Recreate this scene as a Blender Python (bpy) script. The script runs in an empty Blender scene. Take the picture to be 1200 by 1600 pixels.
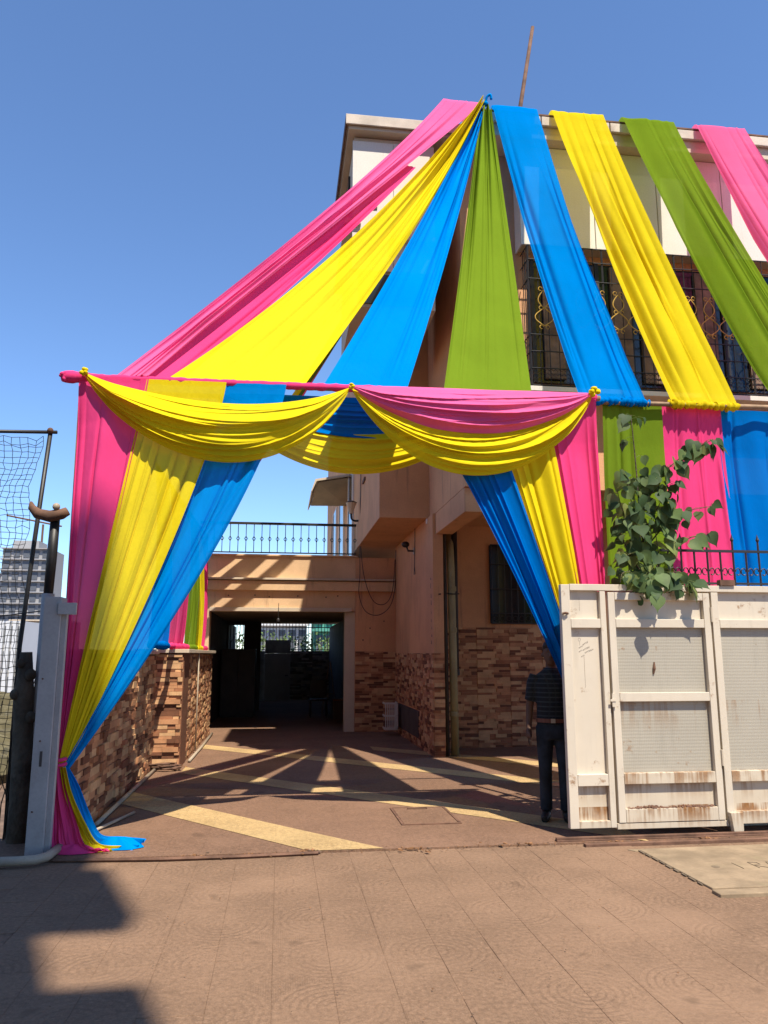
import bpy, bmesh, math, random
import numpy as np
from mathutils import Vector, Matrix
R = math.radians
scene = bpy.context.scene
col = scene.collection

# ------------------------------------------------------------------ camera, sky, sun, exposure
cam_d = bpy.data.cameras.new('camera'); cam = bpy.data.objects.new('camera', cam_d); col.objects.link(cam)
cam.location = (0, 0, 1.6)
cam.rotation_euler = (R(90 + 10.5), 0, R(-7.6))
cam_d.sensor_fit = 'VERTICAL'; cam_d.sensor_height = 24.0; cam_d.lens = 18.0
cam_d.clip_start = 0.05; cam_d.clip_end = 20000
scene.camera = cam

SUN = Vector((0.19, -0.53, 1.0)).normalized()          # towards the sun
world = bpy.data.worlds.new('World'); scene.world = world; world.use_nodes = True
wn = world.node_tree.nodes; wl = world.node_tree.links; wn.clear()
wo = wn.new('ShaderNodeOutputWorld'); wb = wn.new('ShaderNodeBackground'); ws = wn.new('ShaderNodeTexSky')
ws.sky_type = 'NISHITA'; ws.sun_disc = False
ws.sun_elevation = math.asin(SUN.z); ws.sun_rotation = math.atan2(SUN.x, SUN.y)
ws.air_density = 0.9; ws.dust_density = 0.0; ws.ozone_density = 8.0; ws.altitude = 0
wb.inputs['Strength'].default_value = 0.148
wl.new(ws.outputs[0], wb.inputs[0]); wl.new(wb.outputs[0], wo.inputs[0])
sun_d = bpy.data.lights.new('sun', 'SUN'); sun = bpy.data.objects.new('sun', sun_d); col.objects.link(sun)
sun_d.energy = 5.0; sun_d.angle = R(0.53); sun_d.color = (1.0, 0.915, 0.77)
sun.rotation_euler = SUN.to_track_quat('Z', 'Y').to_euler(); sun.location = (10, -20, 40)
scene.view_settings.view_transform = 'Standard'; scene.view_settings.look = 'None'
scene.view_settings.exposure = 0.65; scene.view_settings.gamma = 1.0
scene.view_settings.use_curve_mapping = False

# ------------------------------------------------------------------ helpers
ORG = {}
def tag(o, label=None, cat=None, group=None, kind=None):
    if label: o['label'] = label
    if cat: o['category'] = cat
    if group: o['group'] = group
    if kind: o['kind'] = kind
    return o
def thing(name, label, cat, loc=(0, 0, 0), group=None):
    o = bpy.data.objects.new(name, None); col.objects.link(o)
    o.location = loc; o.empty_display_size = 0.1; ORG[o.name] = Vector(loc)
    return tag(o, label, cat, group)
def org(o): return ORG.get(o.name, Vector((0, 0, 0)))

class MB:
    def __init__(s): s.v = []; s.f = []; s.m = []
    def add(s, vs, fs, mi=0):
        b = len(s.v); s.v += [tuple(p) for p in vs]
        s.f += [tuple(i + b for i in f) for f in fs]; s.m += [mi] * len(fs); return s
    def box(s, x0, x1, y0, y1, z0, z1, mi=0):
        vs = [(x0,y0,z0),(x1,y0,z0),(x1,y1,z0),(x0,y1,z0),(x0,y0,z1),(x1,y0,z1),(x1,y1,z1),(x0,y1,z1)]
        return s.add(vs, [(0,3,2,1),(4,5,6,7),(0,1,5,4),(1,2,6,5),(2,3,7,6),(3,0,4,7)], mi)
    def obox(s, c, ax, ay, az, hx, hy, hz, mi=0):
        c = Vector(c); ax = Vector(ax)*hx; ay = Vector(ay)*hy; az = Vector(az)*hz
        vs = [c+sx*ax+sy*ay+sz*az for sz in (-1,1) for sx, sy in ((-1,-1),(1,-1),(1,1),(-1,1))]
        return s.add(vs, [(0,3,2,1),(4,5,6,7),(0,1,5,4),(1,2,6,5),(2,3,7,6),(3,0,4,7)], mi)
    def tube(s, pts, r, n=8, mi=0, cap=True):
        pts = [Vector(p) for p in pts]; rs = r if isinstance(r, (list, tuple)) else [r]*len(pts)
        rings = []; up = None
        for i, p in enumerate(pts):
            t = (pts[min(i+1, len(pts)-1)] - pts[max(i-1, 0)])
            t = t.normalized() if t.length > 1e-9 else Vector((0,0,1))
            if up is None:
                up = Vector((0,0,1)) if abs(t.z) < 0.9 else Vector((1,0,0))
            a = up.cross(t)
            if a.length < 1e-6: a = Vector((1,0,0)).cross(t)
            a.normalize(); b = t.cross(a); up = b
            rings.append([p + rs[i]*(math.cos(2*math.pi*k/n)*a + math.sin(2*math.pi*k/n)*b) for k in range(n)])
        vs = [q for g in rings for q in g]; fs = []
        for i in range(len(pts)-1):
            for k in range(n):
                fs.append((i*n+k, i*n+(k+1)%n, (i+1)*n+(k+1)%n, (i+1)*n+k))
        if cap:
            fs.append(tuple(range(n-1, -1, -1))); fs.append(tuple((len(pts)-1)*n+k for k in range(n)))
        return s.add(vs, fs, mi)
    def ball(s, c, rx, ry=None, rz=None, nu=12, nv=8, mi=0):
        ry = ry or rx; rz = rz or rx; c = Vector(c); vs = [c+Vector((0,0,-rz))]; fs = []
        for j in range(1, nv):
            a = -math.pi/2 + math.pi*j/nv
            for k in range(nu):
                t = 2*math.pi*k/nu
                vs.append(c+Vector((rx*math.cos(a)*math.cos(t), ry*math.cos(a)*math.sin(t), rz*math.sin(a))))
        vs.append(c+Vector((0,0,rz))); top = len(vs)-1
        for k in range(nu):
            fs.append((0, 1+(k+1)%nu, 1+k)); fs.append((top, 1+(nv-2)*nu+k, 1+(nv-2)*nu+(k+1)%nu))
        for j in range(nv-2):
            for k in range(nu):
                fs.append((1+j*nu+k, 1+j*nu+(k+1)%nu, 1+(j+1)*nu+(k+1)%nu, 1+(j+1)*nu+k))
        return s.add(vs, fs, mi)
    def lathe(s, c, prof, n=14, mi=0):
        c = Vector(c); vs = []; fs = []
        for r, z in prof:
            vs += [c+Vector((r*math.cos(2*math.pi*k/n), r*math.sin(2*math.pi*k/n), z)) for k in range(n)]
        for i in range(len(prof)-1):
            for k in range(n): fs.append((i*n+k, i*n+(k+1)%n, (i+1)*n+(k+1)%n, (i+1)*n+k))
        fs.append(tuple(range(n-1,-1,-1))); fs.append(tuple((len(prof)-1)*n+k for k in range(n)))
        return s.add(vs, fs, mi)
    def prism(s, poly, d, mi=0):          # poly: list of 3D points (planar), d: extrusion vector
        d = Vector(d); n = len(poly); vs = [Vector(p) for p in poly] + [Vector(p)+d for p in poly]
        fs = [tuple(range(n-1,-1,-1)), tuple(range(n, 2*n))] + [(i,(i+1)%n,n+(i+1)%n,n+i) for i in range(n)]
        return s.add(vs, fs, mi)
    def build(s, name, mats, parent=None, smooth=False, bevel=0, fix=True):
        o0 = Vector((0,0,0)); p = parent
        while p is not None:
            o0 = o0 + org(p); p = p.parent
        me = bpy.data.meshes.new(name)
        me.from_pydata([tuple(Vector(v)-o0) for v in s.v], [], s.f)
        mats = mats if isinstance(mats, (list, tuple)) else [mats]
        for m in mats: me.materials.append(m)
        if len(mats) > 1: me.polygons.foreach_set('material_index', s.m)
        if fix:
            bm = bmesh.new(); bm.from_mesh(me); bmesh.ops.recalc_face_normals(bm, faces=bm.faces); bm.to_mesh(me); bm.free()
        if smooth: me.polygons.foreach_set('use_smooth', [True]*len(me.polygons))
        me.update()
        o = bpy.data.objects.new(name, me); col.objects.link(o)
        if parent is not None: o.parent = parent
        if bevel:
            b = o.modifiers.new('bevel', 'BEVEL'); b.width = bevel; b.segments = 2; b.limit_method = 'ANGLE'
        return o
def box(name, mat, parent, x0, x1, y0, y1, z0, z1, bevel=0):
    return MB().box(x0,x1,y0,y1,z0,z1).build(name, mat, parent, bevel=bevel)

# ------------------------------------------------------------------ materials
def newmat(name):
    m = bpy.data.materials.new(name); m.use_nodes = True; nt = m.node_tree; nt.nodes.clear()
    out = nt.nodes.new('ShaderNodeOutputMaterial'); return m, nt, out
class N:
    def __init__(s, nt): s.nt = nt
    def n(s, t, **kw):
        x = s.nt.nodes.new('ShaderNode'+t)
        for k, v in kw.items():
            if hasattr(x, k) and k not in x.inputs: setattr(x, k, v)
            else: s.put(x.inputs[k], v)
        return x
    def put(s, inp, v):
        if isinstance(v, bpy.types.NodeSocket): s.nt.links.new(v, inp)
        elif isinstance(v, bpy.types.Node): s.nt.links.new(v.outputs[0], inp)
        else:
            if isinstance(v, (tuple, list)) and len(v) == 3 and inp.type == 'RGBA': v = (*v, 1)
            inp.default_value = v
    def math(s, op, a, b=None, clamp=False):
        x = s.nt.nodes.new('ShaderNodeMath'); x.operation = op; x.use_clamp = clamp
        s.put(x.inputs[0], a)
        if b is not None: s.put(x.inputs[1], b)
        return x.outputs[0]
    def mix(s, fac, a, b, mode='MIX'):
        x = s.nt.nodes.new('ShaderNodeMix'); x.data_type = 'RGBA'; x.blend_type = mode
        s.put(x.inputs[0], fac); s.put(x.inputs[6], a); s.put(x.inputs[7], b); return x.outputs[2]
    def noise(s, vec, scale, detail=4, rough=0.55):
        x = s.nt.nodes.new('ShaderNodeTexNoise'); s.put(x.inputs['Vector'], vec)
        x.inputs['Scale'].default_value = scale; x.inputs['Detail'].default_value = detail
        x.inputs['Roughness'].default_value = rough; return x.outputs[0]
    def ramp(s, fac, a, b):
        x = s.nt.nodes.new('ShaderNodeMapRange'); x.interpolation_type = 'SMOOTHSTEP'
        s.put(x.inputs[0], fac); x.inputs[1].default_value = a; x.inputs[2].default_value = b; return x.outputs[0]
    def scale(s, vec, sc):
        x = s.nt.nodes.new('ShaderNodeVectorMath'); x.operation = 'MULTIPLY'
        s.put(x.inputs[0], vec); x.inputs[1].default_value = sc; return x.outputs[0]
    def pos(s): return s.nt.nodes.new('ShaderNodeNewGeometry').outputs['Position']
    def xyz(s, v):
        x = s.nt.nodes.new('ShaderNodeSeparateXYZ'); s.put(x.inputs[0], v); return x.outputs
    def bump(s, h, strength=0.3, dist=0.01):
        x = s.nt.nodes.new('ShaderNodeBump'); s.put(x.inputs['Height'], h)
        x.inputs['Strength'].default_value = strength; x.inputs['Distance'].default_value = dist; return x.outputs[0]
    def bsdf(s, out, colr, rough=0.8, normal=None, metal=0.0, spec=0.3):
        b = s.nt.nodes.new('ShaderNodeBsdfPrincipled'); s.put(b.inputs['Base Color'], colr); s.put(b.inputs['Roughness'], rough)
        b.inputs['Metallic'].default_value = metal; b.inputs['Specular IOR Level'].default_value = spec
        if normal is not None: s.put(b.inputs['Normal'], normal)
        s.nt.links.new(b.outputs[0], out.inputs[0]); return b

def surf(name, base, var=0.25, scale=3.0, rough=0.8, stain=None, stain_amt=0.5, bump=0.2, bscale=60, streak=False, metal=0.0, spec=0.3, bdist=0.004):
    m, nt, out = newmat(name); g = N(nt); p = g.pos()
    big = g.noise(p, scale, 5, 0.6); fine = g.noise(p, bscale, 3, 0.6)
    c = g.mix(g.ramp(big, 0.3, 0.7), tuple(x*(1-var) for x in base), tuple(min(1, x*(1+var*0.6)) for x in base))
    c = g.mix(g.math('MULTIPLY', g.ramp(fine, 0.35, 0.75), 0.25), c, tuple(x*0.6 for x in base))
    if stain:
        q = g.scale(p, (5, 5, 0.45)) if streak else g.scale(p, (1.3, 1.3, 1.3))
        st = g.noise(q, 1.7 if streak else 2.2, 6, 0.65)
        c = g.mix(g.math('MULTIPLY', g.ramp(st, 0.55, 0.75), stain_amt), c, stain)
    nrm = g.bump(fine, bump, bdist) if bump else None
    g.bsdf(out, c, rough, nrm, metal, spec); return m

def fabric(name, c, trans=0.055, transl=0.17):
    m, nt, out = newmat(name); g = N(nt); p = g.pos()
    n1 = g.noise(p, 1.4, 3, 0.5); n2 = g.noise(g.scale(p, (1, 1, 0.35)), 9, 4, 0.6)
    cc = g.mix(g.ramp(n1, 0.3, 0.7), tuple(x*0.90 for x in c), c)
    n3 = g.noise(g.scale(p, (1, 1, 0.6)), 26, 4, 0.65); wr = g.bump(g.math('ADD', n2, g.math('MULTIPLY', n3, 0.35)), 0.4, 0.014)
    d = g.n('BsdfDiffuse', Color=cc, Normal=wr); t = g.n('BsdfTranslucent', Color=cc, Normal=wr)
    m1 = g.n('MixShader'); m1.inputs[0].default_value = transl; nt.links.new(d.outputs[0], m1.inputs[1]); nt.links.new(t.outputs[0], m1.inputs[2])
    m3 = m1
    tr = g.n('BsdfTransparent', Color=tuple(min(1, x*0.8+0.2) for x in c))
    m2 = g.n('MixShader'); m2.inputs[0].default_value = trans
    nt.links.new(m3.outputs[0], m2.inputs[1]); nt.links.new(tr.outputs[0], m2.inputs[2])
    nt.links.new(m2.outputs[0], out.inputs[0]); return m

PINK = fabric('pink_cloth', (0.88, 0.065, 0.235)); LPINK = fabric('light_pink_cloth', (0.86, 0.145, 0.36))
YEL = fabric('yellow_cloth', (0.80, 0.63, 0.015)); BLUE = fabric('blue_cloth', (0.0, 0.25, 0.72)); GREEN = fabric('green_cloth', (0.17, 0.265, 0.018))
SY, SB, SG, SP = (fabric('sheer_'+n_, c_, 0.10, 0.40) for n_, c_ in (('yellow', (0.84, 0.67, 0.02)), ('blue', (0.0, 0.27, 0.78)), ('green', (0.20, 0.31, 0.02)), ('pink', (0.92, 0.16, 0.36))))
BLUED = fabric('royal_blue_cloth', (0.0, 0.16, 0.56))
salmon = surf('salmon_paint', (0.64, 0.345, 0.18), 0.16, 0.9, 0.85, (0.27, 0.15, 0.10), 0.75, 0.12, 40, streak=True)
peach = surf('peach_paint', (0.68, 0.455, 0.265), 0.14, 1.1, 0.85, (0.27, 0.17, 0.11), 0.6, 0.12, 40, streak=True)
cream = surf('cream_paint', (0.70, 0.60, 0.46), 0.12, 1.2, 0.85, (0.36, 0.27, 0.2), 0.5, 0.1, 40, streak=True)
white_panel = surf('white_wall_panel', (0.74, 0.70, 0.62), 0.06, 1.0, 0.7, (0.5, 0.44, 0.36), 0.35, 0.04, 50, streak=True)
soffit_m = surf('soffit_paint', (0.58, 0.48, 0.36), 0.12, 1.0, 0.85)
fascia_m = surf('fascia_paint', (0.62, 0.53, 0.44), 0.2, 2.5, 0.85, (0.25, 0.17, 0.12), 0.6)
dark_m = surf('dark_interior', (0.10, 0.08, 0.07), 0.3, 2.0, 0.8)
iron = surf('black_iron', (0.018, 0.017, 0.017), 0.3, 6, 0.5, (0.09, 0.045, 0.025), 0.5, 0.15, 90, spec=0.5)
gold = surf('gold_paint', (0.55, 0.34, 0.06), 0.25, 8, 0.4, spec=0.5)
glass_m = surf('dark_glass', (0.02, 0.025, 0.03), 0.2, 1.5, 0.12, bump=0, spec=0.6)
pvc = surf('pvc_pipe', (0.38, 0.31, 0.23), 0.15, 4, 0.5, (0.25, 0.18, 0.12), 0.5)
pipe_g = surf('olive_pipe', (0.30, 0.26, 0.13), 0.2, 3, 0.55, (0.12, 0.09, 0.05), 0.6)
pipe_d = surf('dark_pipe', (0.05, 0.045, 0.04), 0.2, 3, 0.6)
bamboo = surf('bamboo_pole', (0.34, 0.22, 0.13), 0.3, 6, 0.7)
rust_m = surf('rusty_steel', (0.16, 0.085, 0.055), 0.4, 7, 0.8, (0.05, 0.03, 0.02), 0.6, 0.4, 70)
post_m = surf('grey_white_post', (0.42, 0.39, 0.37), 0.10, 2.5, 0.6, (0.28, 0.22, 0.18), 0.4, 0.08, 50)
concrete = surf('weathered_concrete', (0.28, 0.205, 0.13), 0.3, 3, 0.9, (0.22, 0.18, 0.10), 0.55, 0.5, 45)
dirt = surf('dirt', (0.17, 0.11, 0.075), 0.35, 1.2, 0.95, (0.08, 0.06, 0.03), 0.5, 0.6, 20)
bark = surf('bark', (0.11, 0.085, 0.06), 0.45, 5, 0.95, (0.03, 0.025, 0.02), 0.7, 0.9, 25, bdist=0.02)
far_c = surf('far_concrete', (0.34, 0.33, 0.33), 0.12, 0.05, 0.9, bump=0)
far_w = surf('far_white', (0.62, 0.62, 0.62), 0.1, 0.05, 0.9, bump=0)
far_d = surf('far_window', (0.11, 0.12, 0.14), 0.2, 0.2, 0.5, bump=0)
stone_g = surf('grey_stone', (0.33, 0.31, 0.28), 0.35, 3, 0.9, (0.12, 0.11, 0.08), 0.5)
CL = [surf('cladding_tan', (0.60, 0.36, 0.185), 0.2, 5, 0.75, bump=0.4, bscale=35), surf('cladding_rose', (0.50, 0.25, 0.125), 0.22, 5, 0.75, bump=0.4, bscale=35),
      surf('cladding_brown', (0.34, 0.15, 0.075), 0.25, 5, 0.75, bump=0.4, bscale=35), surf('cladding_dark', (0.18, 0.075, 0.04), 0.25, 5, 0.75, bump=0.4, bscale=35)]
CLG = [stone_g, surf('grey_stone_pale', (0.45, 0.43, 0.38), 0.25, 4, 0.9), surf('grey_stone_dark', (0.17, 0.16, 0.14), 0.25, 4, 0.9)]

def paving(name, base, joints=True, ring=1.0, jo=0.35):
    """300 mm stamped tiles: four of them make one set of concentric rings"""
    m, nt, out = newmat(name); g = N(nt); p = g.pos()
    x, y, z = g.xyz(p)
    def cell(v, period):                                    # -p/2..p/2 round a lattice of centres
        a = g.math('DIVIDE', v, period); return g.math('MULTIPLY', g.math('SUBTRACT', g.math('FRACT', a), 0.5), period)
    cx = cell(x, 0.6); cy = cell(y, 0.6)
    r = g.math('SQRT', g.math('ADD', g.math('MULTIPLY', cx, cx), g.math('MULTIPLY', cy, cy)))
    rings = g.math('SINE', g.math('MULTIPLY', r, 2*math.pi/0.042))
    rings = g.math('POWER', g.math('MULTIPLY', g.math('ADD', rings, 1), 0.5), 3.0)
    ins = g.math('LESS_THAN', r, 0.292)
    hat = g.math('SINE', g.math('MULTIPLY', g.math('ADD', x, y), 2*math.pi/0.024))
    hat2 = g.math('SINE', g.math('MULTIPLY', g.math('SUBTRACT', x, y), 2*math.pi/0.024))
    hatch = g.math('MULTIPLY', g.math('ADD', g.math('MULTIPLY', hat, hat2), 1), 0.5)
    mixn = g.n('Mix', data_type='FLOAT'); nt.links.new(ins, mixn.inputs[0]); nt.links.new(hatch, mixn.inputs[2]); nt.links.new(rings, mixn.inputs[3])
    pat = mixn.outputs[0]
    big = g.noise(p, 0.8, 5, 0.6); mid = g.noise(p, 5, 5, 0.65); fine = g.noise(p, 110, 3, 0.7)
    wear = g.ramp(g.noise(p, 1.9, 4, 0.6), 0.36, 0.62)
    groove = g.math('MULTIPLY', pat, wear)
    c = g.mix(g.ramp(big, 0.3, 0.7), tuple(v*0.84 for v in base), tuple(v*1.12 for v in base))
    c = g.mix(g.math('MULTIPLY', g.ramp(mid, 0.5, 0.8), 0.35), c, tuple(v*1.35 for v in base))
    c = g.mix(g.math('MULTIPLY', g.ramp(fine, 0.42, 0.72), 0.55), c, tuple(v*0.45 for v in base))
    c = g.mix(g.math('MULTIPLY', g.ramp(g.noise(p, 75, 3), 0.58, 0.72), 0.6), c, (0.30, 0.21, 0.14))
    grit = g.noise(p, 34, 6, 0.8); c = g.mix(g.math('MULTIPLY', g.ramp(grit, 0.46, 0.66), 0.45), c, tuple(v*1.5 for v in base))
    c = g.mix(g.math('MULTIPLY', g.ramp(grit, 0.50, 0.34), 0.55), c, tuple(v*0.5 for v in base))
    c = g.mix(g.math('MULTIPLY', groove, 0.30*ring), c, tuple(v*0.45 for v in base))
    if not joints:
        rnd = nt.nodes.new('ShaderNodeObjectInfo').outputs['Random']
        c = g.mix(g.math('MULTIPLY', rnd, 0.16), c, tuple(v*0.72 for v in base))
        c = g.mix(g.math('MULTIPLY', g.ramp(rnd, 0.80, 1.0), 0.14), c, tuple(v*1.45 for v in base))
    dust = g.noise(p, 0.65, 6, 0.62); c = g.mix(g.math('MULTIPLY', g.ramp(dust, 0.48, 0.68), 0.45), c, (base[0]*1.35, base[1]*1.38, base[2]*1.4))
    spot = g.noise(p, 3.3, 2, 0.5); c = g.mix(g.math('MULTIPLY', g.ramp(spot, 0.66, 0.74), 0.45), c, tuple(v*0.42 for v in base))
    st = g.noise(p, 1.1, 7, 0.7); c = g.mix(g.math('MULTIPLY', g.ramp(st, 0.56, 0.72), 0.35), c, tuple(v*0.55 for v in base))
    h = g.math('ADD', g.math('MULTIPLY', groove, -0.6*ring), g.math('ADD', g.math('MULTIPLY', fine, 0.8), g.math('MULTIPLY', grit, 1.3)))
    if joints:
        jx = g.math('ABSOLUTE', cell(x, 0.3)); jy = g.math('ABSOLUTE', cell(y, 0.3))
        j = g.ramp(g.math('MAXIMUM', jx, jy), 0.1455, 0.1495)
        c = g.mix(g.math('MULTIPLY', j, jo), c, tuple(v*0.5 for v in base)); h = g.math('SUBTRACT', h, g.math('MULTIPLY', j, 4*jo))
    g.bsdf(out, c, 0.9, g.bump(h, 0.7, 0.005), 0, 0.25); return m
paver_m = paving('stamped_paver', (0.226, 0.139, 0.087), False)
paver_sheet = paving('stamped_paving_sheet', (0.226, 0.139, 0.087), True)
drive_m = paving('driveway_tile', (0.20, 0.115, 0.073), True, 0.5, 0.10)
yellow_m = paving('yellow_driveway_tile', (0.44, 0.30, 0.14), True, 0.8, 0.10)

def gate_paint(name, base, ribs=0, rust_z=()):
    """white paint gone to rust in runs and along the rails; ribs = horizontal sheet ribs per metre"""
    m, nt, out = newmat(name); g = N(nt); p = g.pos(); x, y, z = g.xyz(p)
    c = g.mix(g.ramp(g.noise(p, 1.6, 4), 0.3, 0.7), tuple(v*0.92 for v in base), base)
    run = g.noise(g.scale(p, (26, 26, 1.1)), 1.0, 5, 0.6); blot = g.noise(p, 9, 6, 0.7); big = g.noise(p, 2.2, 3)
    amt = None
    for z0, z1, k in rust_z:                                # rust starts at z1 and runs down to z0
        band = g.math('MULTIPLY', g.ramp(z, z0, z1), g.math('LESS_THAN', z, z1+0.012))
        a = g.math('MULTIPLY', g.math('MULTIPLY', band, k), g.ramp(g.math('ADD', g.math('MULTIPLY', run, 0.55), g.math('MULTIPLY', big, 0.75)), 0.58, 0.74))
        amt = a if amt is None else g.math('MAXIMUM', amt, a)
    spots = g.math('MULTIPLY', g.ramp(g.math('ADD', g.math('MULTIPLY', blot, 0.8), g.math('MULTIPLY', big, 0.35)), 0.665, 0.78), 0.85)
    amt = spots if amt is None else g.math('MAXIMUM', amt, spots)
    rc = g.mix(g.noise(p, 40, 4), (0.11, 0.045, 0.018), (0.36, 0.17, 0.05))
    c = g.mix(amt, c, rc)
    grime = g.ramp(g.noise(g.scale(p, (7, 7, 0.8)), 1.4, 6, 0.65), 0.5, 0.75)
    c = g.mix(g.math('MULTIPLY', grime, 0.3), c, tuple(v*0.62 for v in base))
    h = g.math('ADD', g.math('MULTIPLY', blot, 0.3), g.math('MULTIPLY', amt, 0.5))
    if ribs:
        rb = g.math('SINE', g.math('MULTIPLY', z, ribs*2*math.pi)); rb2 = g.math('SINE', g.math('MULTIPLY', x, ribs*1.7*2*math.pi))
        h = g.math('ADD', h, g.math('ADD', g.math('MULTIPLY', rb, 0.18), g.math('MULTIPLY', rb2, 0.1)))
        c = g.mix(g.math('MULTIPLY', g.ramp(rb, -0.2, -0.9), 0.07), c, tuple(v*0.5 for v in base))
    g.bsdf(out, c, 0.6, g.bump(h, 0.35, 0.004), 0, 0.4); return m
gate_w = gate_paint('gate_white_paint', (0.60, 0.525, 0.42))
gate_lo = gate_paint('gate_rusted_paint', (0.56, 0.48, 0.37), 0, ((0.02, 0.25, 1.0), (0.22, 0.56, 0.85)))
gate_mesh = gate_paint('gate_wire_sheet', (0.385, 0.35, 0.285), 34, ((0.85, 1.17, 0.55),))

# ------------------------------------------------------------------ cloth maker
def profile(rng, n, U, sharp=True):
    pts = rng.normal(0, 1, n+2); x = np.clip(U, 0, 1)*(n-1)+0.5
    i = np.clip(np.floor(x).astype(int), 0, n); t = x-i
    if not sharp: t = t*t*(3-2*t)
    return pts[i]*(1-t)+pts[np.minimum(i+1, n+1)]*t
def folds(seed, n1, a1, n2, a2, amp=lambda U, V: 1.0, drift=0.05):
    """broad soft billows (n1) under sharp creases (n2) that come and go along the cloth"""
    rng = np.random.default_rng(seed)
    s1, s2 = [int(k) for k in rng.integers(1, 1e6, 2)]
    cr = []
    for k in range(n2):
        c = rng.uniform(0, 1) if k % 2 else (rng.beta(1.2, 6) if rng.random() < .5 else 1-rng.beta(1.2, 6))
        cr.append((c, rng.normal(0, 0.035), a2*rng.uniform(.5, 1.7)*rng.choice([-1, 1, 1]), rng.uniform(.010, .045), rng.uniform(-.5, .5), rng.uniform(.6, 1.6)))
    def D(U, V):
        u = U + drift*np.sin(V*3.1+seed)*np.sin(U*math.pi)
        w = V*V*(3-2*V)
        A = profile(np.random.default_rng(s1), n1, u, False)*(1-w) + profile(np.random.default_rng(s2), n1, u, False)*w
        out = A*a1
        for c, sl, h, wd, v0, v1 in cr:
            env = np.clip((V-v0)/.25, 0, 1)*np.clip((v1-V)/.25, 0, 1); env = env*env*(3-2*env)
            d = (U-c-sl*(V-.5))/wd; out = out + h*env*np.exp(-np.abs(d)**1.3)
        return out*amp(U, V)
    return D
def cloth(name, mat, P, D, nu, nv, parent=None, edge=None):
    U, V = np.meshgrid(np.linspace(0, 1, nu+1), np.linspace(0, 1, nv+1), indexing='ij')
    X = P(U, V)
    if D is not None:
        du = np.gradient(X, axis=0); dv = np.gradient(X, axis=1); n = np.cross(du, dv)
        n /= np.maximum(np.linalg.norm(n, axis=2, keepdims=True), 1e-9)
        for _ in range(2):                                   # calmer normals where the sheet pinches
            n = (n+np.roll(n, 1, 1)+np.roll(n, -1, 1)); n /= np.maximum(np.linalg.norm(n, axis=2, keepdims=True), 1e-9)
        X = X + n*D(U, V)[..., None]
    idx = np.arange((nu+1)*(nv+1)).reshape(nu+1, nv+1)
    f = np.stack([idx[:-1, :-1], idx[1:, :-1], idx[1:, 1:], idx[:-1, 1:]], -1).reshape(-1, 4)
    o0 = np.zeros(3); p = parent
    while p is not None: o0 = o0 + np.array(org(p)); p = p.parent
    me = bpy.data.meshes.new(name); me.from_pydata((X.reshape(-1, 3)-o0).tolist(), [], f.tolist()); me.materials.append(mat)
    me.polygons.foreach_set('use_smooth', [True]*len(me.polygons)); me.update()
    o = bpy.data.objects.new(name, me); col.objects.link(o)
    if parent is not None: o.parent = parent
    return o
def L(a, b, t): return np.asarray(a)[None, None, :]*(1-t[..., None]) + np.asarray(b)[None, None, :]*t[..., None]

# ================================================================== THE SETTING
# far terrain to the horizon, the raised street and the driveway
terr = MB()
terr.add([(-4000,-4000,-6),(4000,-4000,-6),(4000,6000,-6),(-4000,6000,-6)], [(0,1,2,3)])
tag(terr.build('terrain', dirt), kind='structure')
st = MB().prism([(-25,-30,-6.5),(25,-30,-6.5),(25,6.72,-6.5),(-25,6.72,-6.5)], (0,0,6.4955))
street = tag(st.build('street', paver_sheet), kind='structure')
dr = MB().prism([(-2.35,6.722,-6.5),(14,6.722,-6.5),(14,29,-6.5),(-2.35,29,-6.5)], (0,0,6.512))
drive = tag(dr.build('driveway', drive_m), kind='structure')
# stamped street pavers, one object each
rng = random.Random(3)
def paver_mesh(name, s=0.1497, t=0.03, b=0.0018):
    m = MB(); vs = []
    for r, z in ((s, -t), (s, -b), (s-b, 0)): vs += [(-r,-r,z),(r,-r,z),(r,r,z),(-r,r,z)]
    fs = [(8,9,10,11)]
    for k in range(2): fs += [(4*k+i, 4*k+(i+1)%4, 4*k+4+(i+1)%4, 4*k+4+i) for i in range(4)]
    m.add(vs, fs); me = bpy.data.meshes.new(name); me.from_pydata(m.v, [], m.f); me.materials.append(paver_m); return me
pm = [paver_mesh('paver')]
slab_rect = (2.98, 6.0, 5.2, 6.62)
for j in range(11, 22):
    for i in range(-9, 16):
        x = 0.15+0.3*i; y = 0.15+0.3*j
        lo = -0.28*y-0.25; hi = 0.60*y+0.62
        if x < lo or x > hi or y > 6.6: continue
        if slab_rect[0]-0.1 < x < slab_rect[1]+0.1 and slab_rect[2]-0.1 < y < slab_rect[3]+0.2: continue
        o = bpy.data.objects.new('paver', pm[0]); col.objects.link(o); o.parent = street
        o.location = (x, y, -0.001+rng.uniform(-0.0008, 0.0012)); o.rotation_euler = (rng.gauss(0, 0.003), rng.gauss(0, 0.003), rng.gauss(0, 0.003))
# diagonal yellow bands laid in the driveway
def band(x0, y0, x1, y1, w):
    MBb = MB(); z = 0.016
    MBb.add([(x0,y0-w/2,z),(x1,y1-w/2,z),(x1,y1+w/2,z),(x0,y0+w/2,z)], [(0,1,2,3)])
    tag(MBb.build('yellow_band', yellow_m), kind='structure')
band(-1.70, 9.42, 0.28, 7.08, 0.72)
MBb = MB().add([(0.28,6.73,0.016),(0.34,6.728,0.016),(0.90,6.728,0.016),(0.28,7.44,0.016)], [(0,1,2,3)])
tag(MBb.build('yellow_band', yellow_m), kind='structure')
band(-1.3, 11.45, 3.2, 6.95, 0.58); band(-1.3, 14.25, 4.6, 8.6, 0.55); band(1.6, 13.6, 8.0, 7.4, 0.55)

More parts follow.
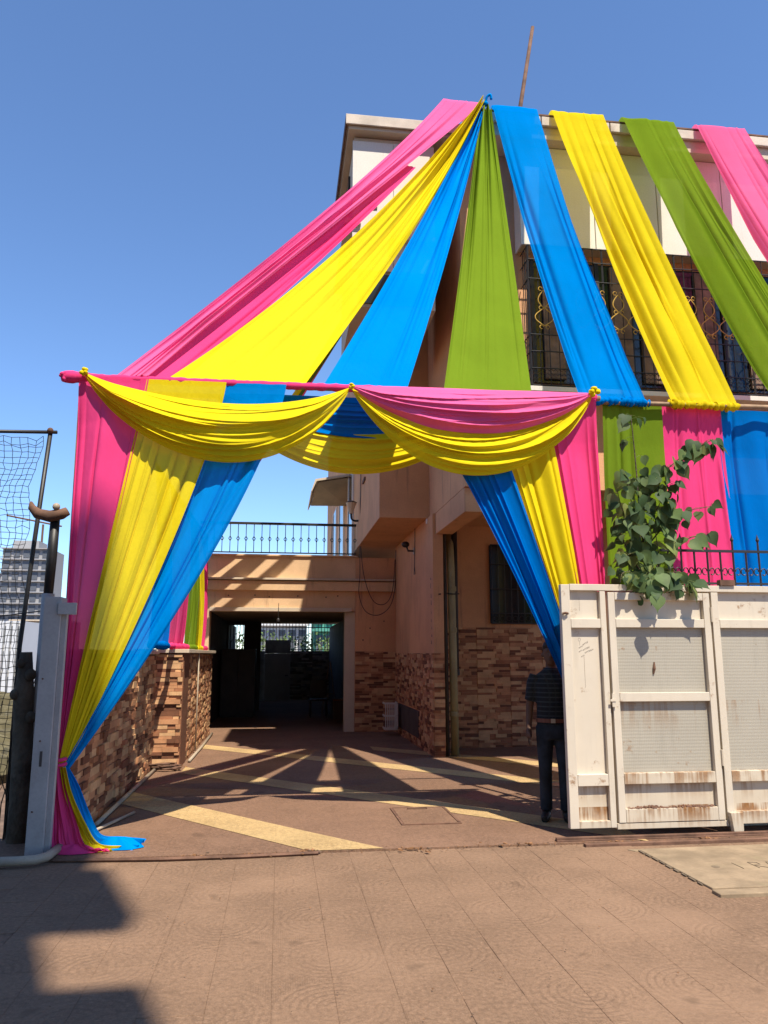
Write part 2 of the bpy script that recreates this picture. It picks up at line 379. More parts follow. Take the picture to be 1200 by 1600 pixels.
# concrete cover slab in the street, engraved letters
sl = thing('concrete_cover_slab', 'pale weathered concrete slab with engraved letters in the paving', 'slab', (2.98, 5.25, 0))
sm = MB(); sm.prism([(2.99,6.38,-0.02),(3.0,5.34,-0.02),(6.0,5.26,-0.02),(6.0,6.36,-0.02)], (0,0,0.034)); sm.build('slab', concrete, sl, bevel=0.006)
sm = MB(); sm.box(2.96,6.0,5.17,5.28,-0.02,0.022); sm.build('edging', concrete, sl, bevel=0.006)
sm = MB(); sm.prism([(2.9,6.46,-0.02),(2.94,6.40,-0.02),(6.0,6.38,-0.02),(6.0,6.50,-0.02)], (0,0,0.028)); sm.build('edging', concrete, sl, bevel=0.006)
eng = surf('engraving_dirt', (0.16, 0.12, 0.08), 0.3, 9, 0.95)
glyphs = {'I': [((0,0),(0,1))], 'R': [((0,0),(0,1)),((0,1),(.5,.9)),((.5,.9),(.5,.6)),((.5,.6),(0,.5)),((0,.5),(.55,0))], 'C': [((.6,.9),(.15,.95)),((.15,.95),(0,.5)),((0,.5),(.15,.05)),((.15,.05),(.6,.1))],
          'O': [((.1,.1),(0,.6)),((0,.6),(.3,1)),((.3,1),(.6,.6)),((.6,.6),(.5,.1)),((.5,.1),(.1,.1))], 'N': [((0,0),(0,1)),((0,1),(.55,0)),((.55,0),(.55,1))]}
lx = 3.50
for ch in 'IRCO':
    m = MB()
    for (a, b), (c, d) in glyphs[ch]:
        m.tube([(lx+a*0.13, 5.76+b*0.16, 0.0145), (lx+c*0.13, 5.76+d*0.16, 0.0138)], 0.0040, 5)
    m.build('engraved_letter', eng, sl); lx += 0.13
m = MB(); m.lathe((3.32, 5.84, 0.0135), [(0.03,0),(0.032,0.002),(0.02,0.003)], 10); m.build('lifting_hole', eng, sl)
m = MB()
for i in range(9):
    t = i/9; a = Vector((2.985, 6.36-1.0*t, 0.006)); m.obox(a, (0,1,0), (1,0,0), (0,0,1), 0.05*rng.uniform(.6,1.05), 0.011*rng.uniform(.5,1.3), 0.004)
m.build('gap', eng, sl)

# sliding gate track and rusty threshold strip
tr = thing('gate_track', 'rusty steel rail set in the ground under the white gate', 'rail', (2.9, 6.78, 0))
m = MB(); m.box(2.60,6.6,6.60,6.66,-0.02,0.022); m.build('guide_strip', rust_m, tr, bevel=0.004)
m = MB(); m.box(2.40,6.6,6.74,6.80,-0.02,0.026); m.box(2.40,6.6,6.755,6.785,0.026,0.045); m.build('rail_bar', rust_m, tr, bevel=0.003)
ts = thing('threshold_strip', 'thin rusty strip across the driveway entrance', 'metal strip', (0, 6.7, 0))
m = MB(); m.tube([(-1.72,6.70,0.012),(-0.9,6.62,0.014),(-0.3,6.62,0.013),(0.35,6.66,0.012)], 0.016, 6); m.build('strip', rust_m, ts)

# debris caught along the threshold and by the wall foot
m = MB(); rr = random.Random(11)
def crumb(x, y, z, s):
    a = rr.uniform(0, 6.28); d = Vector((math.cos(a), math.sin(a), rr.uniform(-.3,.3))); e = Vector((-math.sin(a), math.cos(a), rr.uniform(0,.5)))
    m.obox((x, y, z+s*0.3), d, e.normalized(), d.cross(e).normalized(), s, s*rr.uniform(.4,.8), s*rr.uniform(.1,.4), rr.randrange(3))
for k in range(230):
    t = rr.random(); x = -0.6+4.6*t+rr.gauss(0,.1); y = 6.70+rr.gauss(0, 0.045)+0.03*math.sin(x*4)
    if x > 2.5: y = 6.70+rr.gauss(0, 0.03)
    crumb(x, y, 0.012, rr.uniform(.003, .012)*(1.6 if math.sin(x*7) > .5 else .7))
for k in range(260): crumb(rr.uniform(-1.8, 3.5), rr.uniform(3.6, 9), 0.012, rr.uniform(.002, .005))
for k in range(120): crumb(-1.55+rr.gauss(0,.12), 11.75+rr.gauss(0,.1), 0.014, rr.uniform(.006, .022))
leafbrown = surf('dry_leaf', (0.26, 0.13, 0.06), 0.4, 10, 0.9)
tag(m.build('ground_litter', [leafbrown, dirt, leafbrown]), 'dry leaf crumbs and grit along the threshold', 'litter', kind='stuff')

# manhole cover
mh = thing('inspection_cover', 'square tiled inspection cover with thin iron frame in the driveway', 'cover', (1.45, 8.0, 0))
m = MB(); m.prism([(1.21,7.60,0.012),(1.73,7.60,0.012),(1.73,8.36,0.012),(1.21,8.36,0.012)], (0,0,0.007)); m.build('lid', drive_m, mh)
m = MB()
for a in ((1.18,1.205,7.57,8.39),(1.735,1.76,7.57,8.39),(1.205,1.735,7.57,7.595),(1.205,1.735,8.365,8.39)): m.box(*a, 0.010, 0.022)
m.build('frame', rust_m, mh); m = MB(); m.tube([(1.35,8.28,0.02),(1.35,8.28,0.035),(1.55,8.28,0.035),(1.55,8.28,0.02)], 0.008, 6); m.build('handle', rust_m, mh)

# ------------------------------------------------------------------ stone-strip cladding
UNIT = {}
def unit_box(mat):
    if mat.name not in UNIT:
        b = MB().box(-.5,.5,-.5,.5,-.5,.5); me = bpy.data.meshes.new('strip'); me.from_pydata(b.v, [], b.f); me.materials.append(mat); UNIT[mat.name] = me
    return UNIT[mat.name]
TILE = []
rt = random.Random(5)
for v in range(2):                                           # two moulded tiles, repeated as in a real clad wall
    rows = []; hs = [0.065, 0.04, 0.06, 0.045, 0.05, 0.04]
    rt.shuffle(hs); z = 0
    for h in hs:
        x = 0; row = []
        while x < 0.6-1e-6:
            l = min(rt.choice([0.10, 0.15, 0.2, 0.26, 0.34]), 0.6-x)
            if 0.6-x-l < 0.06: l = 0.6-x
            row.append((x, l, z, h, rt.choice([0.005, 0.009, 0.014, 0.02, 0.026]), rt.choices([0,1,2,3], [3,4,3,1.4])[0])); x += l
        z += h; rows += row
    TILE.append(rows)
def clad(parent, o, du, nrm, length, height, mats=CL, limit=300, hole=None, piece='stone_strip', seed=1, scale=1.0, dsc=1.0):
    """strips on the plane through o, along du; nrm points out of the wall; first the lowest and nearest pieces as objects"""
    du = Vector(du); nrm = Vector(nrm); o = Vector(o); rs = random.Random(seed); todo = []
    tw = 0.6*scale; th = 0.3*scale; nx = int(length/tw)+1; nz = int(height/th)+1
    for a in range(nx):
        for b in range(nz):
            for (x, l, z, h, d, mi) in TILE[(a+b*1) % 2 if rs.random() < 0.85 else rs.randrange(2)]:
                x0 = a*tw+x*scale; x1 = min(x0+l*scale, length); z0 = b*th+z*scale; z1 = min(z0+h*scale, height)
                if x1-x0 < 0.02 or z1-z0 < 0.012: continue
                cx = (x0+x1)/2; cz = (z0+z1)/2
                if hole and hole[0] < cx < hole[1] and hole[2] < cz < hole[3]: continue
                todo.append((cx, cz, x1-x0-0.003, z1-z0-0.003, d*scale*dsc+rs.uniform(-.002,.002), (mi+rs.choice([0,0,0,0,1,-1])) % len(mats)))
    ang = math.atan2(du.y, du.x); root = parent; o0 = Vector((0,0,0)); p = parent
    while p is not None: o0 = o0+org(p); p = p.parent
    big = sorted(range(len(todo)), key=lambda k: -todo[k][2]*todo[k][3])[:limit]; bs = set(big); rest = MB()
    for k, (cx, cz, l, h, d, mi) in enumerate(todo):
        c = o+du*cx+nrm*(d/2-0.004)+Vector((0,0,cz))
        if k in bs:
            b = bpy.data.objects.new(piece, unit_box(mats[mi])); col.objects.link(b); b.parent = parent
            b.location = c-o0; b.scale = (l, d+0.008, h); b.rotation_euler = (0,0,ang)
        else: rest.obox(c, du, nrm, (0,0,1), l/2, (d+0.008)/2, h/2, mi)
    if rest.v: tag(rest.build('small_stone_strips', list(mats), parent, fix=False), kind='stuff')

# ================================================================== LEFT BOUNDARY WALL
lw = thing('boundary_wall', 'long low boundary wall clad in brown stone strips beside the driveway', 'wall', (-1.9, 7.1, 0))
box('wall_core', CL[3], lw, -1.93,-1.78,7.2,11.62,0.0,1.60)
clad(lw, (-1.78,7.15,0.02), (0,1,0), (1,0,0), 4.47, 1.56, seed=2, scale=1.25, dsc=1.7)
box('coping', soffit_m, lw, -1.95,-1.72,7.2,11.62,1.60,1.645, 0.005)
pr = thing('wall_pier', 'stone clad pier stepping out from the low boundary wall', 'wall', (-1.6, 11.8, 0))
box('wall_core', CL[3], pr, -2.05,-1.37,11.64,12.3,0.0,1.62)
clad(pr, (-1.78,11.64,0.03), (1,0,0), (0,-1,0), 0.40, 1.57, seed=3, scale=1.1, dsc=1.5)
box('coping', soffit_m, pr, -2.09,-1.30,11.58,12.34,1.62,1.675, 0.005)
fw = thing('far_boundary_wall', 'stone clad boundary wall between the pier and the dark garage', 'wall', (-1.6, 12.4, 0))
box('wall_core', CL[3], fw, -1.75,-1.39,12.32,16.46,0.0,1.62)
clad(fw, (-1.39,12.32,0.02), (0,1,0), (1,0,0), 4.12, 1.58, seed=4, limit=200)
box('coping', soffit_m, fw, -1.80,-1.31,12.36,16.46,1.62,1.672, 0.005)
def pipe(name, label, cat, pts, r, mat, n=10):
    t = thing(name, label, cat, pts[0]); MB().tube(pts, r, n).build('pipe', mat, t, smooth=True); return t
p_ = pipe('wall_base_pipe', 'pale pvc pipe along the foot of the low boundary wall', 'pipe', [(-1.66,7.85,0.04),(-1.665,9.5,0.04),(-1.67,11.52,0.04)], 0.022, pvc)
pipe('wall_base_pipe', 'pale pvc pipe at the foot of the wall beyond the pier', 'pipe', [(-1.30,12.2,0.04),(-1.29,14,0.04),(-1.31,16.3,0.04)], 0.022, pvc)
pipe('corner_pipe', 'bent pvc pipe lying in front of the grey gate post', 'pipe', [(-3.2,6.52,0.05),(-1.95,6.55,0.05),(-1.82,6.58,0.05),(-1.76,6.66,0.05),(-1.74,7.0,0.05)], 0.035, pvc)
pipe('loose_stick', 'short pale stick lying beside the tied curtain tails', 'stick', [(-1.62,7.62,0.035),(-1.42,8.45,0.03)], 0.014, pvc)
pipe('thin_wall_pipe', 'thin grey upright pipe on the wall beyond the pier', 'pipe', [(-1.335,13.35,0.05),(-1.335,13.35,1.62)], 0.012, pvc, 6)
t = thing('coiled_hose', 'tangled brown hose at the foot of the pier', 'hose', (-1.55,11.5,0))
hp = []
for k in range(60):
    a = k*0.62; hp.append((-1.55+0.2*math.cos(a)*(1+0.3*math.sin(k*1.7)), 11.42+0.09*math.sin(a)*(1+0.3*math.cos(k*2.1)), 0.035+0.0012*k+0.008*math.sin(k)))
MB().tube(hp, 0.013, 6).build('hose', rust_m, t, smooth=True)

# grey gate post, lamp post stub, net fence, stump
gp = thing('gate_post', 'tall grey white steel gate post beside the pink curtain', 'gate post', (-1.9, 6.92, 0))
m = MB(); m.box(-1.985,-1.845,6.85,7.03,0.0,2.08); m.build('post', post_m, gp, bevel=0.006)
m = MB(); m.box(-1.845,-1.80,6.875,6.93,0.0,2.02); m.build('angle_strip', post_m, gp, bevel=0.004)
m = MB(); m.box(-1.865,-1.715,6.825,6.849,1.93,2.03); m.build('latch_plate', post_m, gp, bevel=0.004)
for zz in (0.35, 0.9, 1.4): m = MB(); m.lathe((0,0,0), [(0.008,0),(0.006,0.006)], 8); m.v = [(-1.95+v[0]+0.02*math.sin(zz*9), 6.848-v[2], zz+v[1]) for v in m.v]; m.build('bolt', rust_m, gp)
m = MB(); m.box(-1.925,-1.905,6.8465,6.852,0.70,0.82); m.build('slot', dark_m, gp)
lp = thing('bracket_post', 'dark post with curved brown bracket behind the gate post', 'post', (-2.13, 7.5, 0))
MB().tube([(-2.13,7.45,0),(-2.13,7.45,2.15)], 0.055, 10).build('sleeve', post_m, lp, smooth=True)
MB().tube([(-2.13,7.45,2.15),(-2.125,7.45,2.5),(-2.12,7.45,2.85)], [0.042,0.046,0.042], 10).build('post', iron, lp, smooth=True)
m = MB(); m.tube([(-2.335,7.4,3.0),(-2.325,7.4,2.95),(-2.27,7.4,2.89),(-2.16,7.4,2.865),(-2.05,7.4,2.89),(-2.0,7.4,2.92)], [0.012,0.034,0.05,0.056,0.05,0.04], 10)
m.build('bracket', rust_m, lp, smooth=True)
MB().ball((-2.1,7.38,2.955), 0.035).build('knob', pvc, lp, smooth=True)
nf = thing('net_fence', 'black net stretched on leaning iron poles beyond the gate post', 'net', (-2.4, 7.6, 0))
MB().tube([(-2.37,7.6,-0.3),(-2.39,7.6,1.67),(-2.34,7.6,2.6),(-2.27,7.6,3.76)], 0.022, 8).build('pole', iron, nf, smooth=True)
MB().tube([(-3.9,7.6,3.70),(-2.21,7.6,3.735)], 0.018, 8).build('top_pole', iron, nf, smooth=True)
MB().ball((-2.27,7.585,3.745), 0.03).build('clamp', rust_m, nf)
nm = MB(); rn = random.Random(8)
NX, NZ = 21, 58
grid = {}
for i in range(NX+1):
    for j in range(NZ+1):
        x = -3.7+(1.36-0.05*math.sin(j*0.11))*i/NX; z = 3.70-3.3*j/NZ
        edge = 1 if i == NX else 0
        lean = -0.10*(j/NZ)
        grid[i,j] = (x+lean*(i/NX)+rn.gauss(0,.006)+0.02*math.sin(j*.5+i*.3), 7.6+0.03*math.sin(i*.7+j*.4)+rn.gauss(0,.004), z-0.05*math.sin(math.pi*((i*3)%7)/7)*(j < 2)+rn.gauss(0,.006))
for i in range(NX+1):
    for j in range(NZ+1):
        if i < NX: nm.tube([grid[i,j], grid[i+1,j]], 0.0032, 3, cap=False)
        if j < NZ: nm.tube([grid[i,j], grid[i,j+1]], 0.0032, 3, cap=False)
tag(nm.build('netting', iron, nf, fix=False), kind='stuff')
MB().tube([(-3.4,7.7,1.95),(-2.8,7.72,1.93),(-2.15,7.5,2.0)], 0.006, 5).build('tie_wire', iron, nf)
stp = thing('tree_stump', 'dark lopped tree trunk behind the gate post', 'tree', (-2.22, 7.35, 0))
sp = [(-2.19,7.4,-0.3),(-2.20,7.4,0.3),(-2.23,7.42,0.8),(-2.26,7.42,1.25),(-2.27,7.42,1.62)]
MB().tube(sp, [0.12,0.10,0.09,0.085,0.05], 14).build('trunk', bark, stp, smooth=True)
for (x,z,r) in ((-2.20,1.42,.05),(-2.32,1.25,.045),(-2.17,1.05,.05),(-2.29,1.52,.04)): MB().ball((x,7.36,z), r, r*.8, r*1.1, 10, 7).build('burl', bark, stp, smooth=True)
m = MB()
for k in range(26):
    x = rn.uniform(-2.75,-2.15); h = rn.uniform(.5,1.6); b = (x, 7.5+rn.uniform(-.1,.25), -0.2)
    m.tube([b, (b[0]+rn.gauss(0,.05), b[1], h*.5), (b[0]+rn.gauss(0,.12), b[1]+rn.gauss(0,.05), h)], [0.008,0.006,0.003], 5)
tag(m.build('dry_twigs', bark), 'dry dark twigs standing behind the net fence', 'twigs', kind='stuff')
m = MB(); m.prism([(-9,7.3,-6.5),(-2.36,7.3,-6.5),(-2.36,9.0,-6.5),(-9,9.0,-6.5)], (0,0,6.2)); tag(m.build('verge', dirt), kind='structure')

# ================================================================== FAR CITY beyond the fence
def tower(name, label, x0, x1, y, z1, floors, bays, mat, depth, fins=False, z0=-6):
    t = thing(name, label, 'building', ((x0+x1)/2, y, z0))
    box('wall', mat, t, x0, x1, y, y+depth, z0, z1); fh = (z1-z0)/floors; bw = (x1-x0)/bays
    me = None
    for f in range(floors):
        for b in range(bays):
            cx = x0+bw*(b+.5); cz = z0+fh*(f+.5)
            if me is None:
                q = MB().box(-bw*.32,bw*.32,-.25,.1,-fh*.33,fh*.30); me = bpy.data.meshes.new('window'); me.from_pydata(q.v, [], q.f); me.materials.append(far_d)
            w = bpy.data.objects.new('window', me); col.objects.link(w); w.parent = t; w.location = Vector((cx,y,cz))-org(t)
    for f in range(0, floors+1):
        if fins: break
        box('floor_slab', mat, t, x0-.3, x1+.3, y-.9, y, z0+fh*f-.25, z0+fh*f+.05)
    if fins:
        for b in range(bays+1): box('fin', mat, t, x0+bw*b-.35, x0+bw*b+.35, y-1.0, y, z0, z1)
    return t
a = tower('tower_block', 'grey unfinished concrete tower block far beyond the net', -79, -66, 230, 31.5, 12, 5, far_c, 14)
box('roof_room', far_c, a, -77,-70,232,240,31.5,34)
tower('tower_block', 'paler narrow tower block at the edge of the far city', -94, -83, 260, 27, 10, 3, far_w, 14)
tower('louvred_building', 'white building with tall vertical fins beyond the net', -56, -46.8, 150, 7.6, 3, 8, far_w, 14, True)
tower('low_block', 'low tan building below the far tower blocks', -62, -50, 190, 9.5, 4, 7, soffit_m, 14)
cr = thing('tower_crane', 'thin red jib of a construction crane over the far blocks', 'crane', (-72, 240, 20))
MB().box(-71.7,-71.2,239,239.5,31,40).build('mast', rust_m, cr); MB().tube([(-82,239,42.5),(-66,239,39.5)], .25, 4).build('jib', rust_m, cr)
m = MB(); rf = random.Random(4)
for k in range(900):
    x = rf.uniform(-60,-12); y = rf.uniform(45,140); r = rf.uniform(.6,2.2)
    if not (-0.47 < x/y < -0.22): continue
    m.ball((x,y,-6+r*.3), r, r, r*.7, 6, 4)
scrub = surf('scrub', (0.12,0.10,0.05), 0.4, 0.4, 0.95, (0.2,0.15,0.1), .5, bump=0)
tag(m.build('far_scrub', scrub), 'brown scrub and rubble on the low ground beyond the fence', 'scrub', kind='stuff')

# ================================================================== THE HOUSE
hs = thing('house', 'large salmon painted house with white upper panels and flat roof', 'house', (2.5, 10.2, 0))
# upper storeys
box('side_wall', salmon, hs, 2.50,9.5,10.2,20.0,3.90,9.25)
bay = MB(); bay.box(1.63,2.498,12.8,28.0,3.90,9.0)
bayo = bay.build('corner_bay', salmon, hs)
# white facade panels (projecting box) on the front, one mesh each
x = 3.35; pw = [1.12, 1.0, 1.06, 1.0, 1.05, 1.0]
for w in pw:
    b = MB(); b.box(x+0.006, x+w-0.006, 9.9, 9.94, 7.46, 9.05)
    b.build('facade_panel', white_panel, hs, bevel=0.006); x += w
box('panel_backing', soffit_m, hs, 3.36, 9.5, 9.942, 10.198, 7.50, 9.05)
box('panel_return', white_panel, hs, 3.335, 3.356, 9.905, 10.196, 7.46, 9.05)
# roof slab with fascia blocks
rf_ = box('roof', fascia_m, hs, 2.56, 9.8, 9.70, 20.2, 9.255, 9.40)
xx = 2.56; k = 0
while xx < 9.6:
    w = 1.06; box('fascia_block', fascia_m, rf_, xx+0.008, xx+w-0.008, 9.655, 9.697, 9.24, 9.385, 0.008); xx += w
box('soffit', soffit_m, hs, 2.60, 9.7, 9.72, 10.19, 9.06, 9.252)
box('roof_edge', rust_m, rf_, 2.56, 9.8, 9.66, 9.70, 9.402, 9.425)
# left wing of the top floor
wing = MB(); wing.box(0.92,2.12,10.24,12.40,6.5,9.2)
wg = wing.build('upper_wing', soffit_m, hs)
for i, (a, b_) in enumerate(((0.895,1.50),(1.505,2.12))): box('wing_panel', white_panel, wg, a, b_, 10.20, 10.237, 7.05, 9.12, 0.004)
box('wing_ledge', cream, wg, 0.78, 1.02, 10.14, 12.4, 7.74, 7.82, 0.005); box('vent', dark_m, wg, 1.13, 1.26, 10.186, 10.198, 8.02, 8.12)
box('wing_ledge', cream, wg, 1.45, 2.12, 10.08, 10.196, 7.50, 7.57, 0.005); box('wing_window', glass_m, wg, 1.0, 2.0, 10.21, 10.238, 6.55, 7.0)
wr = box('wing_roof', fascia_m, wg, 0.80, 2.555, 10.06, 12.5, 9.30, 9.42)
box('wing_fascia', fascia_m, wg, 0.775, 2.555, 10.03, 10.057, 9.27, 9.43, 0.006)
box('wing_soffit', soffit_m, wg, 0.82, 2.55, 10.08, 12.45, 9.22, 9.298)
box('side_shade', rust_m, wg, 0.775, 0.797, 10.06, 12.5, 9.27, 9.43)  # dark strip along the wing roof side; its shade is put into the colour
for yy in (10.9, 11.7): box('side_window', glass_m, wg, 0.89, 0.918, yy, yy+.55, 7.9, 9.0)
# first floor window band with caged grille
wn_ = box('window', glass_m, hs, 3.55, 7.6, 10.15, 10.198, 5.45, 7.35)
for xq in (3.55, 4.55, 5.55, 6.55, 7.55): box('mullion', iron, wn_, xq-.03, xq+.03, 10.11, 10.148, 5.45, 7.35)
curt = surf('window_curtain', (0.25,0.17,0.12), 0.4, 3, 0.9); 
for xq in (3.7, 4.75, 5.2, 6.1, 6.9): box('inner_curtain', curt, wn_, xq, xq+.3, 10.1, 10.145, 5.5, 7.3)
box('sill', white_panel, hs, 3.35, 7.8, 9.80, 10.197, 5.20, 5.27, 0.004)
cg = thing('window_cage', 'black iron window cage with gold scrolls on the upper storey', 'window grille', (3.4, 9.8, 5.3))
y0 = 9.84
def bar(parent, a, b, r=0.008, mat=iron, name='bar', n=5): return MB().tube([a, b], r, n).build(name, mat, parent)
for zq in (5.30, 5.55, 5.80, 6.05, 6.9, 7.2, 7.42): bar(cg, (3.40,y0,zq), (7.6,y0,zq), 0.009, name='rail')
xq = 3.40; i = 0
while xq <= 7.61:
    bar(cg, (xq,y0+0.012,5.30), (xq,y0+0.012,7.42), 0.007 if i % 8 else 0.016, name='upright'); xq += 0.14; i += 1
for zq in (5.30, 5.55, 5.8, 6.05, 6.9, 7.2, 7.42): bar(cg, (3.40,y0,zq), (3.40,10.18,zq), 0.008, name='side_rail')
for yq in (9.92, 10.0, 10.08): bar(cg, (3.40,yq,5.3), (3.40,yq,7.42), 0.007, name='side_upright')
def scroll(cx, cz, s, flip=1):
    pts = []
    for k in range(40):
        t = k/39; a = t*2*math.pi*1.0
        pts.append((cx+flip*s*0.30*math.sin(a)*(1-0.35*math.cos(a/2)), y0-0.008, cz+s*(0.5-t)*1.5))
    return pts
xq = 3.61
while xq < 7.5:
    m = MB()
    for fl in (1,-1):
        m.tube(scroll(xq, 6.45, 0.36, fl), 0.0075, 5)
        for (dz, d2) in ((0.29,1),(-0.29,-1),(0,1)):
            c = (xq+fl*0.045, 6.45+dz); m.tube([(c[0]+0.028*math.cos(q), y0-0.008, c[1]+0.028*math.sin(q)) for q in [j*math.pi/6 for j in range(11)]], 0.006, 5)
    m.build('gold_scroll', gold, cg); xq += 0.28
m = MB()
for k in range(70):
    for dz in (0, .06, .12, .18):
        m.tube([(3.42+k*.06, y0+.004, 5.33+dz), (3.45+k*.06, y0+.004, 5.36+dz), (3.48+k*.06, y0+.004, 5.33+dz)], 0.004, 4, cap=False)
tag(m.build('lattice', iron, cg, fix=False), kind='stuff')
box('cage_floor', iron, cg, 3.40, 7.6, 9.85, 10.18, 5.28, 5.295)
# ground floor
sw = box('ground_side_wall', salmon, hs, 2.45, 2.62, 12.3, 16.498, 0.0, 3.898)
box('ground_front_wall', salmon, hs, 2.86, 9.5, 13.5, 13.9, 0.0, 3.898)
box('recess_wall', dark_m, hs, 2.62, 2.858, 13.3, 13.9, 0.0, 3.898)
box('porch_beam', salmon, hs, 2.50, 2.78, 10.25, 12.28, 3.55, 3.895, 0.004)
for xq in (4.9, 9.2): box('porch_column', salmon, hs, xq, xq+.35, 10.3, 10.65, 0.0, 3.895)
clad(sw, (2.45,12.3,0.0), (0,1,0), (-1,0,0), 4.16, 1.62, hole=(1.3,3.75,0.14,0.64), seed=6, limit=300)
clad(sw, (2.45,12.3,0.0), (1,0,0), (0,-1,0), 0.17, 1.62, seed=9, limit=60)
cw = MB(); cw.box(2.86,2.862,13.49,13.499,0,0.01); cwo = cw.build('front_cladding', CL[3], hs)
clad(cwo, (2.86,13.5,0.0), (1,0,0), (0,-1,0), 3.2, 2.07, seed=7, limit=300)
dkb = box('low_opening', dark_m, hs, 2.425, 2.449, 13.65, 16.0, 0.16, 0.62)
gw = box('ground_window', glass_m, hs, 3.72, 5.3, 13.46, 13.498, 2.14, 3.55)
for q in range(14): bar(gw, (3.74+q*.118,13.40,2.14), (3.74+q*.118,13.40,3.55), 0.009, name='grille_bar')
for zq in (2.14, 2.32, 2.75, 3.2, 3.55): bar(gw, (3.72,13.395,zq), (5.3,13.395,zq), 0.010, name='grille_rail')
for q in range(13):
    c = (3.80+q*.118, 13.392, 2.23); MB().tube([(c[0]+.042*math.cos(j*math.pi/6), c[1], c[2]+.042*math.sin(j*math.pi/6)) for j in range(13)], 0.006, 5).build('grille_ring', iron, gw)
# drain pipes in the recess
dp = thing('olive_drain_pipe', 'thick olive drain pipe standing at the corner of the house', 'pipe', (2.78, 12.4, 0))
MB().tube([(2.80,12.42,0.0),(2.79,12.42,1.5),(2.775,12.42,3.0),(2.78,12.5,3.35),(2.86,12.9,3.7),(2.9,13.3,3.75)], 0.062, 14).build('pipe', pipe_g, dp, smooth=True)
for zq in (0.62, 1.95, 2.62): MB().lathe((2.79,12.42,zq), [(0.064,0),(0.07,0.01),(0.07,0.07),(0.064,0.08)], 14).build('collar', pipe_g, dp, smooth=False)
dp2 = thing('dark_drain_pipe', 'thin dark pipe between the wall end and the olive pipe', 'pipe', (2.66, 12.4, 0))
MB().tube([(2.67,12.4,0.0),(2.66,12.4,3.5),(2.7,12.6,3.8)], 0.035, 10).build('pipe', pipe_d, dp2, smooth=True)
MB().tube([(2.54,12.29,2.56),(2.66,12.355,2.58),(2.79,12.345,2.57),(2.9,12.40,2.58)], 0.012, 6).build('bracket', iron, dp2)
dp3 = thing('black_drain_pipe', 'dark pipe behind the olive pipe in the shaded recess', 'pipe', (2.9, 12.6, 0))
MB().tube([(2.88,12.62,1.3),(2.885,12.62,3.7)], 0.05, 10).build('pipe', pipe_d, dp3, smooth=True)
MB().lathe((2.88,12.62,1.26), [(0.05,0),(0.062,0.01),(0.062,0.09),(0.05,0.1)], 12).build('collar', pipe_d, dp3)
# wall fittings
cc = thing('bulkhead_lamp', 'small dark lamp on a stub arm on the salmon wall', 'lamp', (2.45, 14.2, 3.6))
MB().tube([(2.45,14.05,3.50),(2.33,14.05,3.50),(2.30,14.05,3.58)], 0.018, 8).build('arm', iron, cc)
MB().ball((2.28,14.05,3.62), 0.075, 0.075, 0.06).build('head', iron, cc, smooth=True); box('base', pvc, cc, 2.43,2.449,13.99,14.11,3.44,3.56)
MB().tube([(2.435,13.9,3.9),(2.43,13.9,3.5),(2.425,13.93,3.2),(2.425,13.85,3.05),(2.425,13.98,3.05),(2.425,13.93,3.25)], 0.006, 5).build('wire', iron, cc)
jn = thing('junction_box', 'small white junction box where bay and beam meet', 'box', (2.47,12.75,3.85)); box('case', white_panel, jn, 2.43,2.49,12.72,12.79,3.80,3.88,0.004)
wc = thing('white_crate', 'white slatted plastic crate against the stone clad wall', 'crate', (2.2, 16.1, 0.1))
cm = MB(); cm.box(2.10,2.36,15.6,15.86,0.12,0.135); 
for zq in (0.14, 0.38, 0.62): cm.box(2.10,2.36,15.585,15.6,zq,zq+.035); cm.box(2.085,2.10,15.585,15.86,zq,zq+.035)
cm.box(2.34,2.36,15.585,15.86,.13,.66); cm.build('crate_frame', white_panel, wc)
for q in range(6): box('slat', white_panel, wc, 2.105+q*.042,2.125+q*.042,15.588,15.598,.135,.655)
cb = thing('hanging_cable', 'black cable looping down the salmon wall beside the garage', 'cable', (1.7, 16.3, 2.4))
def catm(pts, n=8):
    P = [Vector(p) for p in pts]; P = [P[0]]+P+[P[-1]]; o = []
    for i in range(1, len(P)-2):
        for k in range(n):
            t = k/n; o.append(0.5*((2*P[i])+(P[i+1]-P[i-1])*t+(2*P[i-1]-5*P[i]+4*P[i+1]-P[i+2])*t*t+(3*P[i]-P[i-1]-3*P[i+1]+P[i+2])*t**3))
    return o+[P[-2]]
MB().tube(catm([(1.60,15.6,6.4),(1.61,15.8,5.2),(1.66,16.36,4.0),(1.66,16.34,3.3),(1.64,16.3,2.85),(1.78,16.3,2.5),(2.05,16.3,2.42),(2.3,16.32,2.6),(2.41,16.3,3.0),(2.42,16.2,3.8)]), 0.008, 5).build('cable', iron, cb, smooth=True)
MB().tube(catm([(1.61,15.7,6.2),(1.62,15.9,4.9),(1.68,16.36,3.9),(1.76,16.34,3.2),(1.95,16.32,2.72),(2.2,16.3,2.66),(2.36,16.3,2.95),(2.40,16.2,3.6)]), 0.008, 5).build('cable', iron, cb, smooth=True)
box('cleat', rust_m, cb, 1.60,1.629,15.0,15.4,5.05,5.12)
# roof mast
ms = thing('roof_mast', 'thin leaning rusty mast standing on the house roof', 'mast', (3.6, 11, 9.4))
MB().tube([(3.58,11.0,9.38),(3.75,11.0,10.5),(4.04,11.0,12.18)], [0.04,0.036,0.03], 8).build('pole', rust_m, ms, smooth=True)

